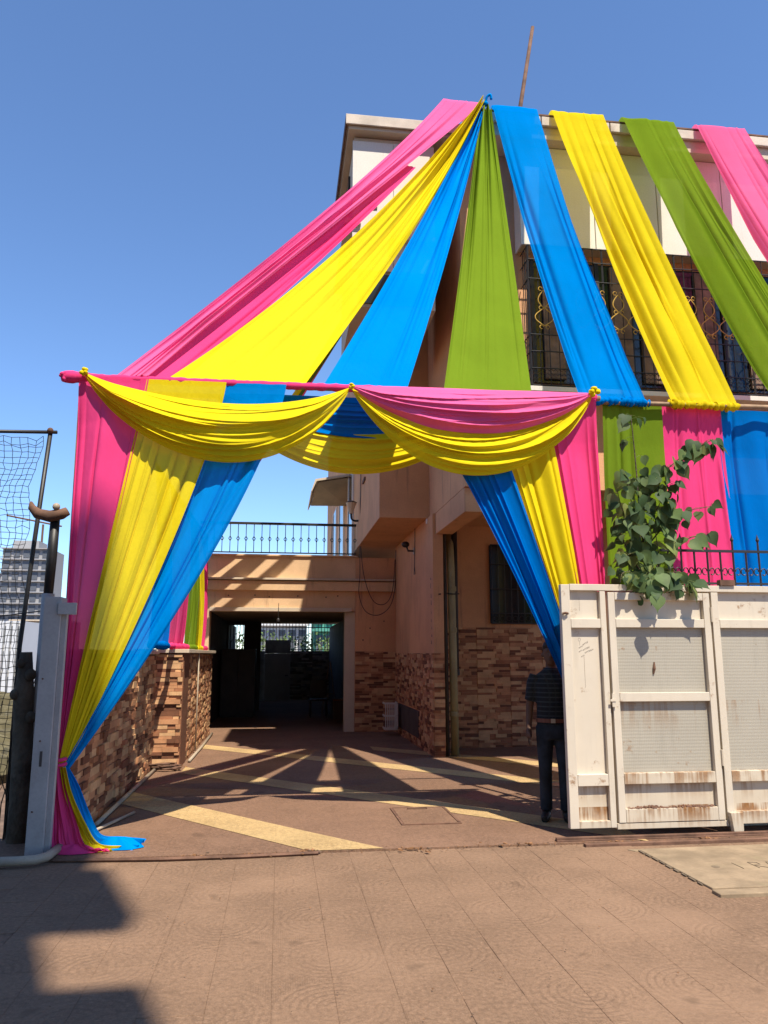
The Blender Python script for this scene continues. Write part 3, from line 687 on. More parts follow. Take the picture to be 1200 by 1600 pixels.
# ================================================================== TERRACE AND GARAGE
gr = thing('garage', 'low salmon garage with roof terrace across the end of the driveway', 'garage', (0, 16.5, 0))
box('front_wall', salmon, gr, 1.58, 2.62, 16.5, 16.9, 0.0, 3.66)
box('front_lintel', peach, gr, -1.80, 1.578, 16.5, 16.9, 2.50, 3.66)
box('front_pier', peach, gr, -1.80, -1.47, 16.5, 16.9, 0.0, 2.498)
box('ledge', peach, gr, -1.80, 2.44, 16.41, 16.498, 2.93, 3.13, 0.006); box('ledge', soffit_m, gr, -1.80, 2.43, 16.36, 16.498, 3.15, 3.19, 0.004)
box('lintel_trim', soffit_m, gr, -1.47, 1.50, 16.44, 16.497, 2.49, 2.57, 0.004)
box('terrace_curb', peach, gr, -1.82, 1.62, 16.46, 16.95, 3.662, 3.70, 0.006)
box('door_jamb', soffit_m, gr, 1.36, 1.577, 16.52, 16.75, 0.0, 2.49, 0.004)
fcl = MB().box(1.6,1.61,16.489,16.499,0,0.01).build('front_cladding', CL[3], gr)
clad(fcl, (1.585,16.5,0.0), (1,0,0), (0,-1,0), 0.86, 1.66, seed=8, limit=200)
box('roof', soffit_m, gr, -1.80, 2.44, 16.9, 23.4, 2.55, 3.60)
box('rear_canopy', soffit_m, gr, -1.80, 2.44, 23.42, 27.6, 2.66, 2.78)
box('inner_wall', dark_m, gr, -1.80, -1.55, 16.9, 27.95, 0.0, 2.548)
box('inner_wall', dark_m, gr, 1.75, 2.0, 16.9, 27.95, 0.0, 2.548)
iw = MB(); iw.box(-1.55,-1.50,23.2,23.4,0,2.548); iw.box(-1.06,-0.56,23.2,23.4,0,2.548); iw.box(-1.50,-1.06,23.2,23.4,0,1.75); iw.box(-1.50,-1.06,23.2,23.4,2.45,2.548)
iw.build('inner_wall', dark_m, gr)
for q in range(5): bar(gr, (-1.45+q*.09,23.3,1.75), (-1.45+q*.09,23.3,2.45), 0.012, name='window_bar')
for q in range(8): bar(gr, (-1.47+.05*q,23.29,1.9+.06*(q%3)), (-1.38+.05*q,23.29,2.05+.08*(q%3)), 0.008, name='window_scroll')
# terrace railing
rl = thing('terrace_railing', 'black iron railing with diamond balusters on the garage terrace', 'railing', (0, 16.6, 3.7))
MB().box(-1.75,1.60,16.57,16.63,4.36,4.41).build('handrail', iron, rl, bevel=0.004)
MB().box(-1.75,1.60,16.585,16.615,3.74,3.765).build('bottom_rail', iron, rl)
bm_ = MB(); bm_.tube([(0,0,0.0),(0,0,0.6)], 0.009, 6)
for sgn in (1,-1):
    pts = [(0,0,.34),(sgn*.035,0,.29),(0,0,.24)]; bm_.tube(pts, 0.008, 5)
dmm = bm_.build('baluster', iron, rl)
dmm.location = Vector((-1.60,16.6,3.76)); 
dmm.data.transform(Matrix.Translation(org(rl))); dmm.location = Vector((-1.62,16.6,3.76))-org(rl)
for q in range(1, 20):
    c = dmm.copy(); col.objects.link(c); c.parent = rl; c.location = Vector((-1.62+q*0.168,16.6,3.76))-org(rl)
# hood, lantern and openings on the bay flank behind the terrace
for (ya, yb, za, zb) in ((17.6,18.6,3.75,6.0),(20.2,21.6,3.75,6.2),(23.0,24.2,3.75,6.0)):
    d = box('terrace_door', glass_m, bayo, 1.60, 1.628, ya, yb, za, zb); 
    box('door_frame', white_panel, d, 1.585, 1.628, ya-.12, ya-.01, za, zb); box('door_frame', white_panel, d, 1.585, 1.628, yb+.01, yb+.12, za, zb)
hoodm = surf('hood_underside_shade', (0.26,0.21,0.15), .2, 1.5, .9)  # darker copy of the hood colour; shade of the downward face painted in
hd = thing('window_hood', 'sloping cream window hood projecting over the terrace', 'awning', (1.6, 19, 5.2))
m = MB(); m.prism([(1.625,18.6,5.93),(0.83,18.6,5.78),(0.70,19.5,5.36),(1.62,19.5,5.38)], (0,0.04,0.03)); m.build('end_panel', hoodm, hd)
m = MB(); m.prism([(1.625,18.56,5.965),(0.80,18.56,5.81),(0.69,18.56,5.55),(0.67,18.56,5.56),(0.77,18.56,5.86),(1.625,18.56,6.02)], (0,2.6,0)); m.build('hood_top', soffit_m, hd)
ln = thing('wall_lantern', 'tapered lantern on a curved iron bracket above the terrace', 'lamp', (1.5, 16.4, 4.5))
MB().tube(catm([(1.62,16.35,4.45),(1.53,16.35,4.45),(1.47,16.35,4.50),(1.46,16.35,4.62)]), 0.022, 8).build('bracket', iron, ln, smooth=True)
MB().lathe((1.46,16.35,4.60), [(0.045,0),(0.05,0.05),(0.075,0.12),(0.12,0.24)], 8).build('shade', cream, ln)
MB().lathe((1.46,16.35,4.84), [(0.125,0),(0.13,0.012),(0.07,0.04),(0.01,0.055)], 8).build('cap', iron, ln)

for (xq, zq) in ((-1.1,2.82),(-0.55,2.83),(-0.25,2.80),(0.35,2.82),(0.95,2.80),(1.2,2.83),(1.9,2.15),(1.75,1.9),(2.2,2.3)):
    MB().tube([(xq,16.49,zq),(xq,16.502,zq)], .016, 7).build('bolt_hole', dark_m, gr)
pk = random.Random(19)
for k in range(9):
    zq = 1.75+k*.13+pk.uniform(-.03,.03); w_ = pk.uniform(.02,.06); h_ = pk.uniform(.03,.1); yq = 12.42+pk.uniform(0,.1)
    MB().prism([(2.4485,yq,zq),(2.4485,yq+w_,zq+.01),(2.4485,yq+w_*.8,zq+h_),(2.4485,yq+w_*.2,zq+h_*.8)], (.004,0,0)).build('peeled_patch', dark_m, sw)

# ------------------------------------------------------------------ inside and behind the garage
rw = thing('rear_wall', 'grey stone wall with iron railing seen through the garage', 'wall', (0.5, 28, 0))
box('wall_core', CLG[2], rw, 0.38, 2.6, 28.0, 28.2, 0.0, 1.72)
clad(rw, (0.38,28.0,0.0), (1,0,0), (0,-1,0), 2.2, 1.7, mats=CLG, limit=150, seed=12, scale=1.3)
box('wall_core', stone_g, rw, -3.0, -0.525, 28.0, 28.2, 0.0, 1.72)
for q in range(28): bar(rw, (-0.6+q*.115,28.1,1.73), (-0.6+q*.115,28.1,2.75), 0.012, name='railing_bar')
for zq in (1.76, 2.55): bar(rw, (-0.65,28.1,zq), (2.6,28.1,zq), 0.018, name='railing_rail')
for q in range(14):
    c = (-0.55+q*.23, 28.09, 1.98); MB().tube([(c[0]+.07*math.cos(j*math.pi/5), c[1], c[2]+.07*math.sin(j*math.pi/5)) for j in range(9)], 0.011, 5).build('railing_scroll', iron, rw)
rd = thing('rear_door', 'plain pale door in the rear wall seen through the garage', 'door', (-0.1, 27.95, 0))
box('leaf_panel', post_m, rd, -0.522,0.378,27.9,27.97,0.0,1.63,0.004); box('transom', stone_g, rd, -0.522,0.378,27.9,27.97,1.632,2.1,0.004); box('handle', iron, rd, 0.2,0.3,27.87,27.9,0.85,0.88)
hedge = thing('rear_hedge', 'green hedge growing behind the railing at the rear', 'hedge', (0.5, 31, 0))
hm = MB(); hr = random.Random(21)
for k in range(2600):
    c = Vector((hr.uniform(-3.5,3.6), 31+hr.gauss(0,.4), hr.uniform(.6, 2.35+.15*math.sin(k))))
    d = Vector((hr.gauss(0,1),hr.gauss(0,1),hr.gauss(0,1))).normalized(); e = d.orthogonal().normalized(); s = hr.uniform(.05,.11)
    hm.add([c-d*s, c+e*s*.5, c+d*s, c-e*s*.5], [(0,1,2,3)], hr.randrange(2))
leaf_g = surf('hedge_leaf', (0.09,0.15,0.04), .3, 3, .7, bump=0); leaf_g2 = surf('hedge_leaf_pale', (0.15,0.21,0.07), .3, 3, .7, bump=0)
tag(hm.build('foliage', [leaf_g, leaf_g2], hedge, fix=False), kind='stuff')
MB().tube([(0,31,0),(0,31,1.5)], .05, 8).build('stem', bark, hedge)
tower('apartment_block', 'pale apartment block far behind the rear hedge', -4, 3.2, 95, 9, 4, 6, far_w, 10)
tower('apartment_block', 'greenish netted apartment block beside the pale one at the rear', 4.0, 7.5, 92, 8, 4, 3, surf('green_net', (0.10,0.33,0.25), .2, .3, .9, bump=0), 10)
cab = thing('dark_cabinet', 'tall dark cabinet standing inside the garage', 'cabinet', (-1.1, 21, 0))
wood = surf('dark_wood', (0.035,0.024,0.018), .3, 4, .5)
box('body', wood, cab, -1.50,-0.62,20.6,21.3,0.06,1.74,0.006); box('door_leaf', wood, cab, -1.48,-1.07,20.57,20.598,0.1,1.70,0.004); box('door_leaf', wood, cab, -1.05,-0.64,20.57,20.598,0.1,1.70,0.004); box('plinth', wood, cab, -1.47,-.65,20.65,21.28,0.012,0.06)
box('handle', iron, cab, -0.72,-0.58,20.54,20.569,1.02,1.06)
ch = thing('stacked_chair', 'dark plastic chair standing in the back of the garage', 'chair', (1.05, 20.5, 0))
box('seat', wood, ch, 0.8,1.25,20.3,20.75,0.42,0.46,0.01); box('backrest', wood, ch, 0.8,1.25,20.73,20.77,0.5,0.95,0.01)
for (a,b) in ((.82,20.32),(1.23,20.32),(.82,20.74),(1.23,20.74)): MB().tube([(a,b,0.012),(a,b,.42)], .018, 6).build('leg', wood, ch)
cn = thing('cardboard_box', 'dark cardboard box beside the garage chair', 'box', (1.45,19.8,0)); box('carton', dark_m, cn, 1.34,1.70,19.6,20.1,0.012,0.5,0.006); box('flap', leafbrown, cn, 1.34,1.70,19.45,19.598,0.48,0.495)
sk = thing('folding_easel', 'thin pale folding easel leaning inside the garage', 'easel', (1.3,21.5,0))
for (a,b) in (((1.15,21.3,0.012),(1.35,21.5,1.4)),((1.55,21.3,0.012),(1.38,21.5,1.4)),((1.22,21.38,.55),(1.5,21.38,.55))): MB().tube([a,b],.014,6).build('strut', pvc, sk)
bl = thing('ceiling_bulb', 'small bulb hanging under the garage lintel', 'lamp', (-0.05,16.46,2.3)); MB().tube([(-.05,16.43,2.66),(-.05,16.43,2.36)],.006,5).build('cord', iron, bl); MB().ball((-.05,16.43,2.3),.035,.035,.055).build('holder', iron, bl, smooth=True)

# ================================================================== WHITE SLIDING GATE
gt = thing('sliding_gate', 'rusty white steel sliding gate with wire panels drawn half open', 'gate', (2.57, 6.9, 0))
ya, yb = 6.86, 6.92
def gbox(name, mat, x0, x1, z0, z1, y0=ya, y1=yb, parent=None, bev=0.004): return box(name, mat, parent or gt, x0,x1,y0,y1,z0,z1,bev)
gbox('stile', gate_w, 2.57,2.655,0.09,2.24); gbox('stile', gate_w, 2.945,3.00,0.09,2.18)
gbox('top_rail', gate_w, 2.657,6.6,2.185,2.245, 6.858, 6.925)
gbox('rail', gate_w, 2.657,2.943,1.84,1.925); gbox('rail', gate_w, 2.657,2.943,0.445,0.545); gbox('bottom_rail', gate_lo, 2.657,2.943,0.09,0.15)
gbox('panel', gate_w, 2.657,2.943,1.925,2.185,6.905,6.915,bev=0); gbox('panel', gate_w, 2.657,2.943,0.545,1.84,6.905,6.915,bev=0); gbox('panel', gate_lo, 2.657,2.943,0.15,0.445,6.905,6.915,bev=0)
MB().tube([(2.575,6.85,1.97),(2.60,6.835,1.975),(2.625,6.85,1.97)],0.012,6).build('pull_ring', rust_m, gt)
# wicket door
wk = MB().box(3.02,3.085,6.85,6.915,0.13,2.17).build('wicket_door', gate_w, gt, bevel=0.004)
for (n_, mt, x0,x1,z0,z1) in (('stile',gate_w,3.965,4.03,0.13,2.17),('rail',gate_w,3.087,3.963,2.10,2.17),('rail',gate_w,3.087,3.963,1.845,1.925),('rail',gate_w,3.087,3.963,1.175,1.255),('rail',gate_lo,3.087,3.963,0.455,0.55),('rail',gate_lo,3.087,3.963,0.13,0.245)):
    gbox(n_, mt, x0,x1,z0,z1,6.85,6.915,wk)
gbox('panel', gate_w, 3.087,3.963,1.925,2.10,6.897,6.907,wk,0); gbox('wire_panel', gate_mesh, 3.087,3.963,1.255,1.845,6.897,6.907,wk,0)
gbox('wire_panel', gate_mesh, 3.087,3.963,0.55,1.175,6.897,6.907,wk,0); gbox('panel', gate_lo, 3.087,3.963,0.245,0.455,6.897,6.907,wk,0)
m = MB(); m.box(3.005,3.035,6.832,6.849,1.13,1.25); m.box(2.985,3.05,6.826,6.834,1.18,1.20); m.build('latch', gate_w, wk)
m = MB(); m.tube([(3.445,6.893,1.42),(3.455,6.892,1.47),(3.46,6.893,1.53)],[0.008,0.016,0.006],8); m.build('rust_hole', rust_m, wk)
for zq in (0.6, 1.9): MB().tube([(4.04,6.845,zq),(4.04,6.845,zq+.14)],.014,8).build('hinge', gate_lo, wk)
m = MB(); cr_ = random.Random(77)
for k in range(150):
    x_ = 3.12+0.82*cr_.random(); h_ = .005+.016*cr_.random()*abs(math.sin(x_*9)); m.ball((x_, 6.875+cr_.uniform(-.018,.016), .245+h_*.4), cr_.uniform(.008,.02), .012, h_, 6, 4)
m.build('rust_crust', rust_m, wk)
gbox('bottom_rail', gate_lo, 3.002,4.06,0.075,0.125,6.855,6.92)
# right bay
gbox('stile', gate_w, 4.055,4.125,0.09,2.18); gbox('rail', gate_w, 4.127,6.6,1.845,1.925); gbox('rail', gate_lo, 4.127,6.6,0.455,0.55); gbox('bottom_rail', gate_lo, 4.062,6.6,0.09,0.20)
gbox('panel', gate_w, 4.127,6.6,1.925,2.185,6.905,6.915,bev=0); gbox('wire_panel', gate_mesh, 4.127,6.6,0.55,1.845,6.905,6.915,bev=0); gbox('panel', gate_lo, 4.127,6.6,0.20,0.455,6.905,6.915,bev=0)
gbox('stile', gate_w, 5.4,5.47,0.2,2.18,6.852,6.904)
m = MB(); m.prism([(4.05,6.80,0.20),(4.17,6.80,0.20),(4.165,6.80,0.012),(4.075,6.80,0.012)], (0,0.055,0)); m.build('foot', gate_lo, gt, bevel=0.004)
m = MB(); m.box(4.15,4.30,6.84,6.90,2.246,2.30); m.build('hinge_lug', rust_m, gt)
# pen scribble on the left panel
sb = MB(); sr = random.Random(2)
def scr(cx, cz, n, h, slope):
    pts = []
    for k in range(n*6):
        t = k/6; pts.append((cx+t*0.011+0.003*math.sin(t*5), 6.9045, cz+slope*t*0.011+h*0.5*math.sin(t*6.28*0.9+sr.uniform(-.3,.3))))
    sb.tube(pts, 0.0011, 4)
sb.tube([(2.745+.011*math.cos(k*.7), 6.9045, 1.735+.016*math.sin(k*.7)) for k in range(10)], 0.0011, 4); sb.tube([(2.748,6.9045,1.715),(2.747,6.9045,1.68)],0.001,4)
for (a, z, n, h, s) in ((2.735,1.655,4,.014,.5),(2.775,1.685,5,.016,.55),(2.735,1.62,3,.013,.5),(2.775,1.635,6,.016,.5),(2.755,1.575,3,.012,.5),(2.79,1.61,8,.014,.45)): scr(a, z, n, h, s)
sb.build('pen_scribble', dark_m, gt)
sb = MB(); sb.box(2.783,2.7845,6.9035,6.9045,1.30,1.58); sb.box(2.76,2.7612,6.9035,6.9045,2.0,2.12); sb.build('paint_crack', rust_m, gt)

# wall and spear railing behind the gate
cwl = thing('compound_wall', 'plain cream compound wall standing behind the sliding gate', 'wall', (4.2, 7.3, 0))
box('wall_core', cream, cwl, 3.32, 9.5, 7.14, 7.34, 0.0, 2.20); box('coping', cream, cwl, 3.30, 9.5, 7.11, 7.37, 2.20, 2.24, 0.005)
sr_ = thing('spear_railing', 'black spear topped iron railing above the sliding gate', 'railing', (4, 7.2, 2.2))
MB().box(3.75,6.6,7.19,7.215,2.615,2.64).build('rail', iron, sr_); MB().box(3.75,6.6,7.19,7.215,2.29,2.31).build('rail', iron, sr_)
xq = 3.83; i = 0
while xq < 6.5:
    m = MB(); top = 2.72 if i % 2 else 2.62; m.tube([(xq,7.2,2.24),(xq,7.2,top)],0.010,6)
    if i % 2: m.lathe((xq,7.2,top), [(0.008,0),(0.02,.025),(0.012,.045),(0.001,.085)], 6)
    m.build('spear' if i % 2 else 'upright', iron, sr_)
    for fl in (1,-1):
        MB().tube([(xq+.07+fl*.03+fl*.025*math.cos(j*.6), 7.2, 2.42+.035*math.sin(j*.6)) for j in range(10)],0.006,5).build('scroll', iron, sr_)
    xq += 0.14; i += 1

# ================================================================== BARS AND CLOTH
A3 = np.array
fb = thing('front_bar', 'long bamboo bar wrapped in pink cloth over the entrance', 'pole', (-2.1, 7.2, 4.17))
MB().tube([(-2.06,7.2,4.16),(0.6,7.2,4.17),(3.2,7.2,4.19)], 0.028, 10).build('pole', bamboo, fb, smooth=True)
wp = []; wrd = []
wrng = random.Random(14)
for k in range(160):
    t = k/159; wp.append((-2.09+5.25*t, 7.2, 4.165+0.025*t)); wrd.append(0.036+0.003*math.sin(k*.31)*math.sin(k*1.1)+wrng.uniform(-.003,.004)+(0.022*math.exp(-((k-3)/4)**2)))
MB().tube(wp, wrd, 14).build('cloth_wrapping', PINK, fb, smooth=True)
bp = thing('back_bar', 'second bamboo bar behind the entrance swags', 'pole', (-1.8, 8.0, 4.3)); MB().tube([(-1.7,8.0,4.30),(3.2,8.0,4.33)], 0.026, 10).build('pole', bamboo, bp, smooth=True)
rp = thing('side_bar', 'bare bamboo bar carrying the drapes over the compound wall', 'pole', (3.2, 7.5, 4.3)); MB().tube([(3.05,7.5,4.25),(5,7.5,4.28),(8.6,7.5,4.33)], 0.025, 10).build('pole', bamboo, rp, smooth=True)
for xq in (3.22, 8.5): u = thing('upright_pole', 'bamboo upright holding the entrance bars beside the compound wall' if xq < 4 else 'bamboo upright at the far end of the side bar', 'pole', (xq,7.45,0)); MB().tube([(xq,7.42,0),(xq,7.42,4.35)], 0.03, 8).build('pole', bamboo, u, smooth=True)
u = thing('upright_pole', 'bamboo upright hidden behind the pink curtain by the gate post', 'pole', (-1.88,7.32,0)); MB().tube([(-1.88,7.32,0),(-1.92,7.27,4.2)], 0.03, 8).build('pole', bamboo, u, smooth=True)
u = thing('wall_upright', 'dark upright at the garage corner of the boundary wall', 'pole', (-1.5,16.3,0)); MB().tube([(-1.58,16.3,1.6),(-1.58,16.3,4.1)], 0.03, 8).build('pole', iron, u, smooth=True)
u = thing('wall_bar', 'bar above the boundary wall carrying the hanging cloths', 'pole', (-1.6,10,4)); MB().tube([(-1.60,9.8,3.95),(-1.58,16.35,4.02)], 0.024, 8).build('pole', bamboo, u, smooth=True)

# --- drapes from the roof
APEX = A3([2.72, 9.62, 9.40])
def roof_drape(name, label, mat, t0, t1, b0, b1, seed, sag=0.22, gather=False, n1=7, a1=0.02, n2=22, a2=0.012, group=None, waist=0.0, lsag=(0.65, 0.6)):
    """cloth from the roof edge t0..t1 down to the bar b0..b1, its top laid over the roof edge"""
    t0, t1, b0, b1 = map(A3, (t0, t1, b0, b1)); th = thing(name, label, 'drape', tuple((b0+b1)/2), group)
    def P(U, V):
        s = np.clip((V-0.05)/0.95, 0, 1)
        Uw = 0.5+(U-0.5)*(1-waist*4*s*(1-s)); T = L(t0, t1, Uw); B = L(b0, b1, Uw); w = s[..., None]
        if gather: w = w**1.0
        p = T*(1-w)+B*w
        p[..., 2] -= sag*4*s*(1-s)*((lsag[0]+lsag[1]*U) if gather else 1)*(1+0.1*np.sin(U*5+seed)); p[..., 1] -= 0.02
        back = np.clip((0.05-V)/0.05, 0, 1); p[..., 1] += back*0.45; p[..., 2] += 0.05*(1-s)**8
        return p
    amp = (lambda U, V: 0.12+0.88*np.clip(V*2.5-.1, 0, 1)*np.clip((1-V)*6+.25, 0, 1)) if not gather else (lambda U, V: np.clip(0.25+2.2*(1-V)**2.2*np.clip(V*14, 0, 1), 0, 2)*np.clip((1-V)*9+0.25, 0, 1))
    cloth('cloth', mat, P, folds(seed, n1, a1, n2, a2, amp, 0.03), 150, 110, th)
    return th
fan = 'drapes fanning from the roof corner to the entrance bar'
pkd = roof_drape('roof_drape', 'narrow pink drape at the outer edge of the roof fan', LPINK, (2.16,9.62,9.45), (2.74,9.60,9.42), (-1.60,7.2,4.19), (-1.30,7.2,4.19), 4, 0.06, False, 4, 0.03, 12, 0.03, group=fan, waist=0.30)
def under(U, V):                                              # turned-under pink half; the fall of light is put into its deeper pink
    T = L(A3([1.5,9.05,7.98]), A3([1.62,8.98,7.9]), U); B = L(A3([-1.47,7.2,4.17]), A3([-1.02,7.23,4.17]), U); w = V[..., None]; p = T*(1-w)+B*w; p[..., 2] -= 0.05*4*V*(1-V)*(0.6+U); return p
cloth('turned_fold', PINK, under, folds(46, 5, 0.02, 9, 0.02, lambda U, V: np.clip((1-V)*6+.2, 0, 1)*np.clip(V*3, .2, 1)), 60, 90, pkd)
roof_drape('roof_drape', 'yellow drape of the roof fan between pink and blue', YEL, APEX+A3([-.06,-.03,-.03]), APEX+A3([.0,-.03,-.05]), (-1.12,7.2,4.19), (0.18,7.2,4.19), 5, 0.24, True, 6, 0.035, 22, 0.03, group=fan, waist=0.16, lsag=(0.85, 0.35))
roof_drape('roof_drape', 'blue drape of the roof fan between yellow and green', BLUE, APEX+A3([-.05,-.05,-.14]), APEX+A3([.0,-.05,-.16]), (0.36,7.2,4.19), (1.19,7.2,4.19), 16, 0.10, True, 6, 0.03, 18, 0.028, group=fan)
roof_drape('roof_drape', 'green drape spreading from the roof corner to the entrance bar', GREEN, APEX+A3([-.03,-.07,-.02]), APEX+A3([.13,-.07,-.02]), (1.56,7.2,4.19), (2.47,7.2,4.20), 7, 0.06, True, 6, 0.03, 22, 0.028, group=fan)
rows = 'drapes laid side by side from the eave to the side bar'
def side_drape(label, mat, ta, tb, ba, bb, seed):
    th = roof_drape('eave_drape', label, mat, (ta,9.62,9.43), (tb,9.62,9.43), (ba,7.5,4.27), (bb,7.5,4.28), seed, 0.10, False, 5, 0.034, 13, 0.042, group=rows)
    rg = random.Random(seed); pts = []; rs = []
    n = 60
    for k in range(n): pts.append((ba-0.03+(bb-ba+0.06)*k/(n-1), 7.5, 4.272+rg.uniform(-.008,.006))); rs.append(0.036+0.012*math.sin(k*.37+seed)*math.sin(k*.9)+rg.uniform(-.006,.012)+(.014 if rg.random() < .12 else 0))
    MB().tube(pts, rs, 12).build('knotted_hem', mat, th, smooth=True)
side_drape('blue drape from the eave beside the green fan drape', SB, 2.87, 3.54, 3.12, 3.86, 21)
side_drape('yellow drape from the eave over the window cage', SY, 3.76, 4.55, 4.15, 4.90, 22)
side_drape('green drape from the eave over the window cage', SG, 4.85, 5.66, 5.40, 6.14, 23)
side_drape('pink drape from the eave beyond the green one', SP, 6.02, 6.80, 6.60, 7.35, 24)
side_drape('second blue drape from the eave beyond the pink one', SB, 7.45, 8.15, 8.0, 8.55, 25)
kn = thing('corner_knot', 'small blue cloth knot at the roof corner', 'knot', (2.76,9.6,9.43))
m = MB(); m.ball((2.76,9.58,9.44), .045, .04, .04); m.tube(catm([(2.76,9.58,9.45),(2.78,9.56,9.54),(2.83,9.55,9.57),(2.84,9.55,9.50)]),[.02]*25,6); m.build('knot', BLUE, kn, smooth=True)
# added hidden drapes, bay roof to wall bar, shaped to cast garage shadow stripes
sfan = 'narrow shadow casting drapes from the bay roof to the boundary wall bar'
def wing_drape(label, mat, ym, seed):
    th = thing('slung_drape', label, 'drape', (-1.6, ym+.65, 4), sfan)
    def P(U, V):
        B = L(A3([-1.60,ym+.52,3.98]), A3([-1.60,ym+.80,3.98]), U); T = L(A3([1.63,ym-.78,9.02]), A3([1.63,ym-.52,9.02]), U); w = V[..., None]; p = T*(1-w)+B*w; p[..., 2] -= 0.12*4*V*(1-V); return p
    cloth('cloth', mat, P, folds(seed, 5, 0.03, 10, 0.02, lambda U, V: np.clip((1-V)*4, .2, 1)), 40, 60, th)
wing_drape('narrow pink drape slung from the bay roof nearest the terrace', PINK, 15.44, 31)
wing_drape('narrow green drape slung over the driveway between pink and yellow', GREEN, 15.05, 32)
wing_drape('narrow yellow drape slung from the bay roof over the driveway', YEL, 14.63, 33)

# --- cloths hung along the boundary wall
hung = 'cloths hanging above the boundary wall'
def wall_cloth(label, mat, ya_, yb_, seed, pinch=0.0):
    th = thing('wall_cloth', label, 'cloth', (-1.6,(ya_+yb_)/2,1.7), hung); yc = (ya_+yb_)/2
    def P(U, V):
        y = ya_+(yb_-ya_)*U; y = yc+(y-yc)*(1-pinch*np.clip(V-.2, 0, 1)**1.5); z = 3.96-2.26*V
        return np.stack([-1.60+0.10*np.sin(V*2.6)*0.8+0*U, y, z], -1)
    c = cloth('cloth', mat, P, folds(seed, 7, 0.05, 16, 0.02, lambda U, V: 0.5+0.7*V), 80, 60, th)
    pts = []; rs = []; rg = random.Random(seed); h = (yb_-ya_)*(1-pinch*.7)/2
    for k in range(24): pts.append((-1.52+rg.uniform(-.02,.03), yc-h+2*h*k/23, 1.715)); rs.append(.045+rg.uniform(-.015,.015))
    MB().tube(pts, rs, 8).build('bunched_hem', mat, th, smooth=True)
wall_cloth('dark blue cloth hanging above the boundary wall', BLUED, 9.6, 10.9, 41)
wall_cloth('wide pink cloth hanging above the pier', PINK, 11.0, 13.4, 42)
wall_cloth('green cloth hanging between pink and yellow above the far wall', GREEN, 13.5, 14.4, 43)
wall_cloth('yellow cloth pinched at its foot above the far wall', YEL, 14.5, 15.5, 44, .45)
wall_cloth('red pink cloth hanging beside the dark upright', PINK, 15.6, 16.25, 45, .2)

# --- entrance curtains, gathered to a tie on each side
def curtain(label, mat, xt0, xt1, knot, ex0, ex1, seed, group, bulge=0.05, zt0=4.165, zt1=4.17, n1=5, a1=0.045):
    th = thing('entrance_curtain', label, 'curtain', (knot[0],knot[1],0.0), group); k = A3(knot); r = .035
    def P(U, V):
        ex = ex0+(ex1-ex0)*U; g = V**ex
        xt = xt0+(xt1-xt0)*U; kx = k[0]+(U-.5)*r*2*(1 if xt1 > xt0 else -1)
        x = xt*(1-g)+kx*g; z = (zt0+(zt1-zt0)*U)*(1-V)+k[2]*V
        y = 7.2*(1-V)+k[1]*V - bulge*np.sin(V*math.pi) - 0.04*np.clip(1-V*8, 0, 1)
        return np.stack([x, y, z], -1)
    amp = lambda U, V: np.clip(V*6, 0.25, 1)*np.clip((1-V)*2.2+0.12, 0, 1)
    cloth('cloth', mat, P, folds(seed, n1, a1, 8, 0.026, amp, 0.04), 130, 130, th)
    return th
KL = (-1.83, 7.12, 0.64); KR = (3.11, 7.22, 0.50)
gl = 'entrance curtains tied at the gate post'; grr = 'entrance curtains tied behind the sliding gate'
cp = curtain('pink entrance curtain tied beside the grey gate post', PINK, -1.93, -1.29, KL, 1.0, 1.02, 51, gl, n1=4, a1=0.04)
cy = curtain('yellow entrance curtain tied between pink and blue by the gate post', YEL, -1.31, -0.57, (KL[0]+.02,KL[1]-.01,KL[2]), 1.02, 1.28, 52, gl, n1=4, a1=0.035)
cbv = curtain('blue entrance curtain sweeping down to the gate post', BLUE, -0.59, 0.0, (KL[0]+.045,KL[1]-.02,KL[2]), 1.28, 1.36, 53, gl, n1=7, a1=0.05)
curtain('pink entrance curtain beside the leafy plant', PINK, 3.14, 2.58, KR, 1.0, 1.02, 54, grr, n1=4, a1=0.035)
curtain('yellow entrance curtain tied between pink and blue behind the gate', YEL, 2.60, 1.95, (KR[0]-.02,KR[1]-.01,KR[2]), 1.0, 1.0, 55, grr, n1=5, a1=0.04)
curtain('blue entrance curtain sweeping down behind the gate', BLUED, 1.97, 1.20, (KR[0]-.045,KR[1]-.02,KR[2]), .98, .84, 56, grr, n1=6, a1=0.05)
# tails below the left tie
def tail(parent, mat, path, w0, w1, wdir, seed, n=60):
    path = catm(path, 10); m_ = len(path); PA = A3([tuple(p) for p in path]); wd = A3(wdir)
    def P(U, V):
        f = V*(m_-1); i = np.clip(f.astype(int), 0, m_-2); t = (f-i)[..., None]; c = PA[i]*(1-t)+PA[i+1]*t
        w = (w0+(w1-w0)*V**1.2)
        return c+(U-.5)[..., None]*w[..., None]*wd
    return cloth('tail', mat, P, folds(seed, 7, 0.022, 15, 0.010, lambda U, V: 0.5+V), 60, n, parent)
tail(cp, PINK, [(-1.83,7.07,.66),(-1.79,7.02,.45),(-1.72,6.97,.22),(-1.66,6.93,.06),(-1.52,6.90,.03)], .10, .40, (1,-.15,-.05), 61)
tail(cy, YEL, [(-1.79,7.06,.66),(-1.72,7.02,.45),(-1.60,6.99,.22),(-1.48,6.95,.06),(-1.30,6.93,.035)], .05, .13, (.8,.3,.2), 62)
tail(cbv, BLUE, [(-1.77,7.08,.66),(-1.68,7.08,.5),(-1.59,7.08,.28),(-1.49,7.07,.09),(-1.32,7.03,.06),(-1.12,7.0,.04)], .06, .17, (.5,.7,.25), 63)
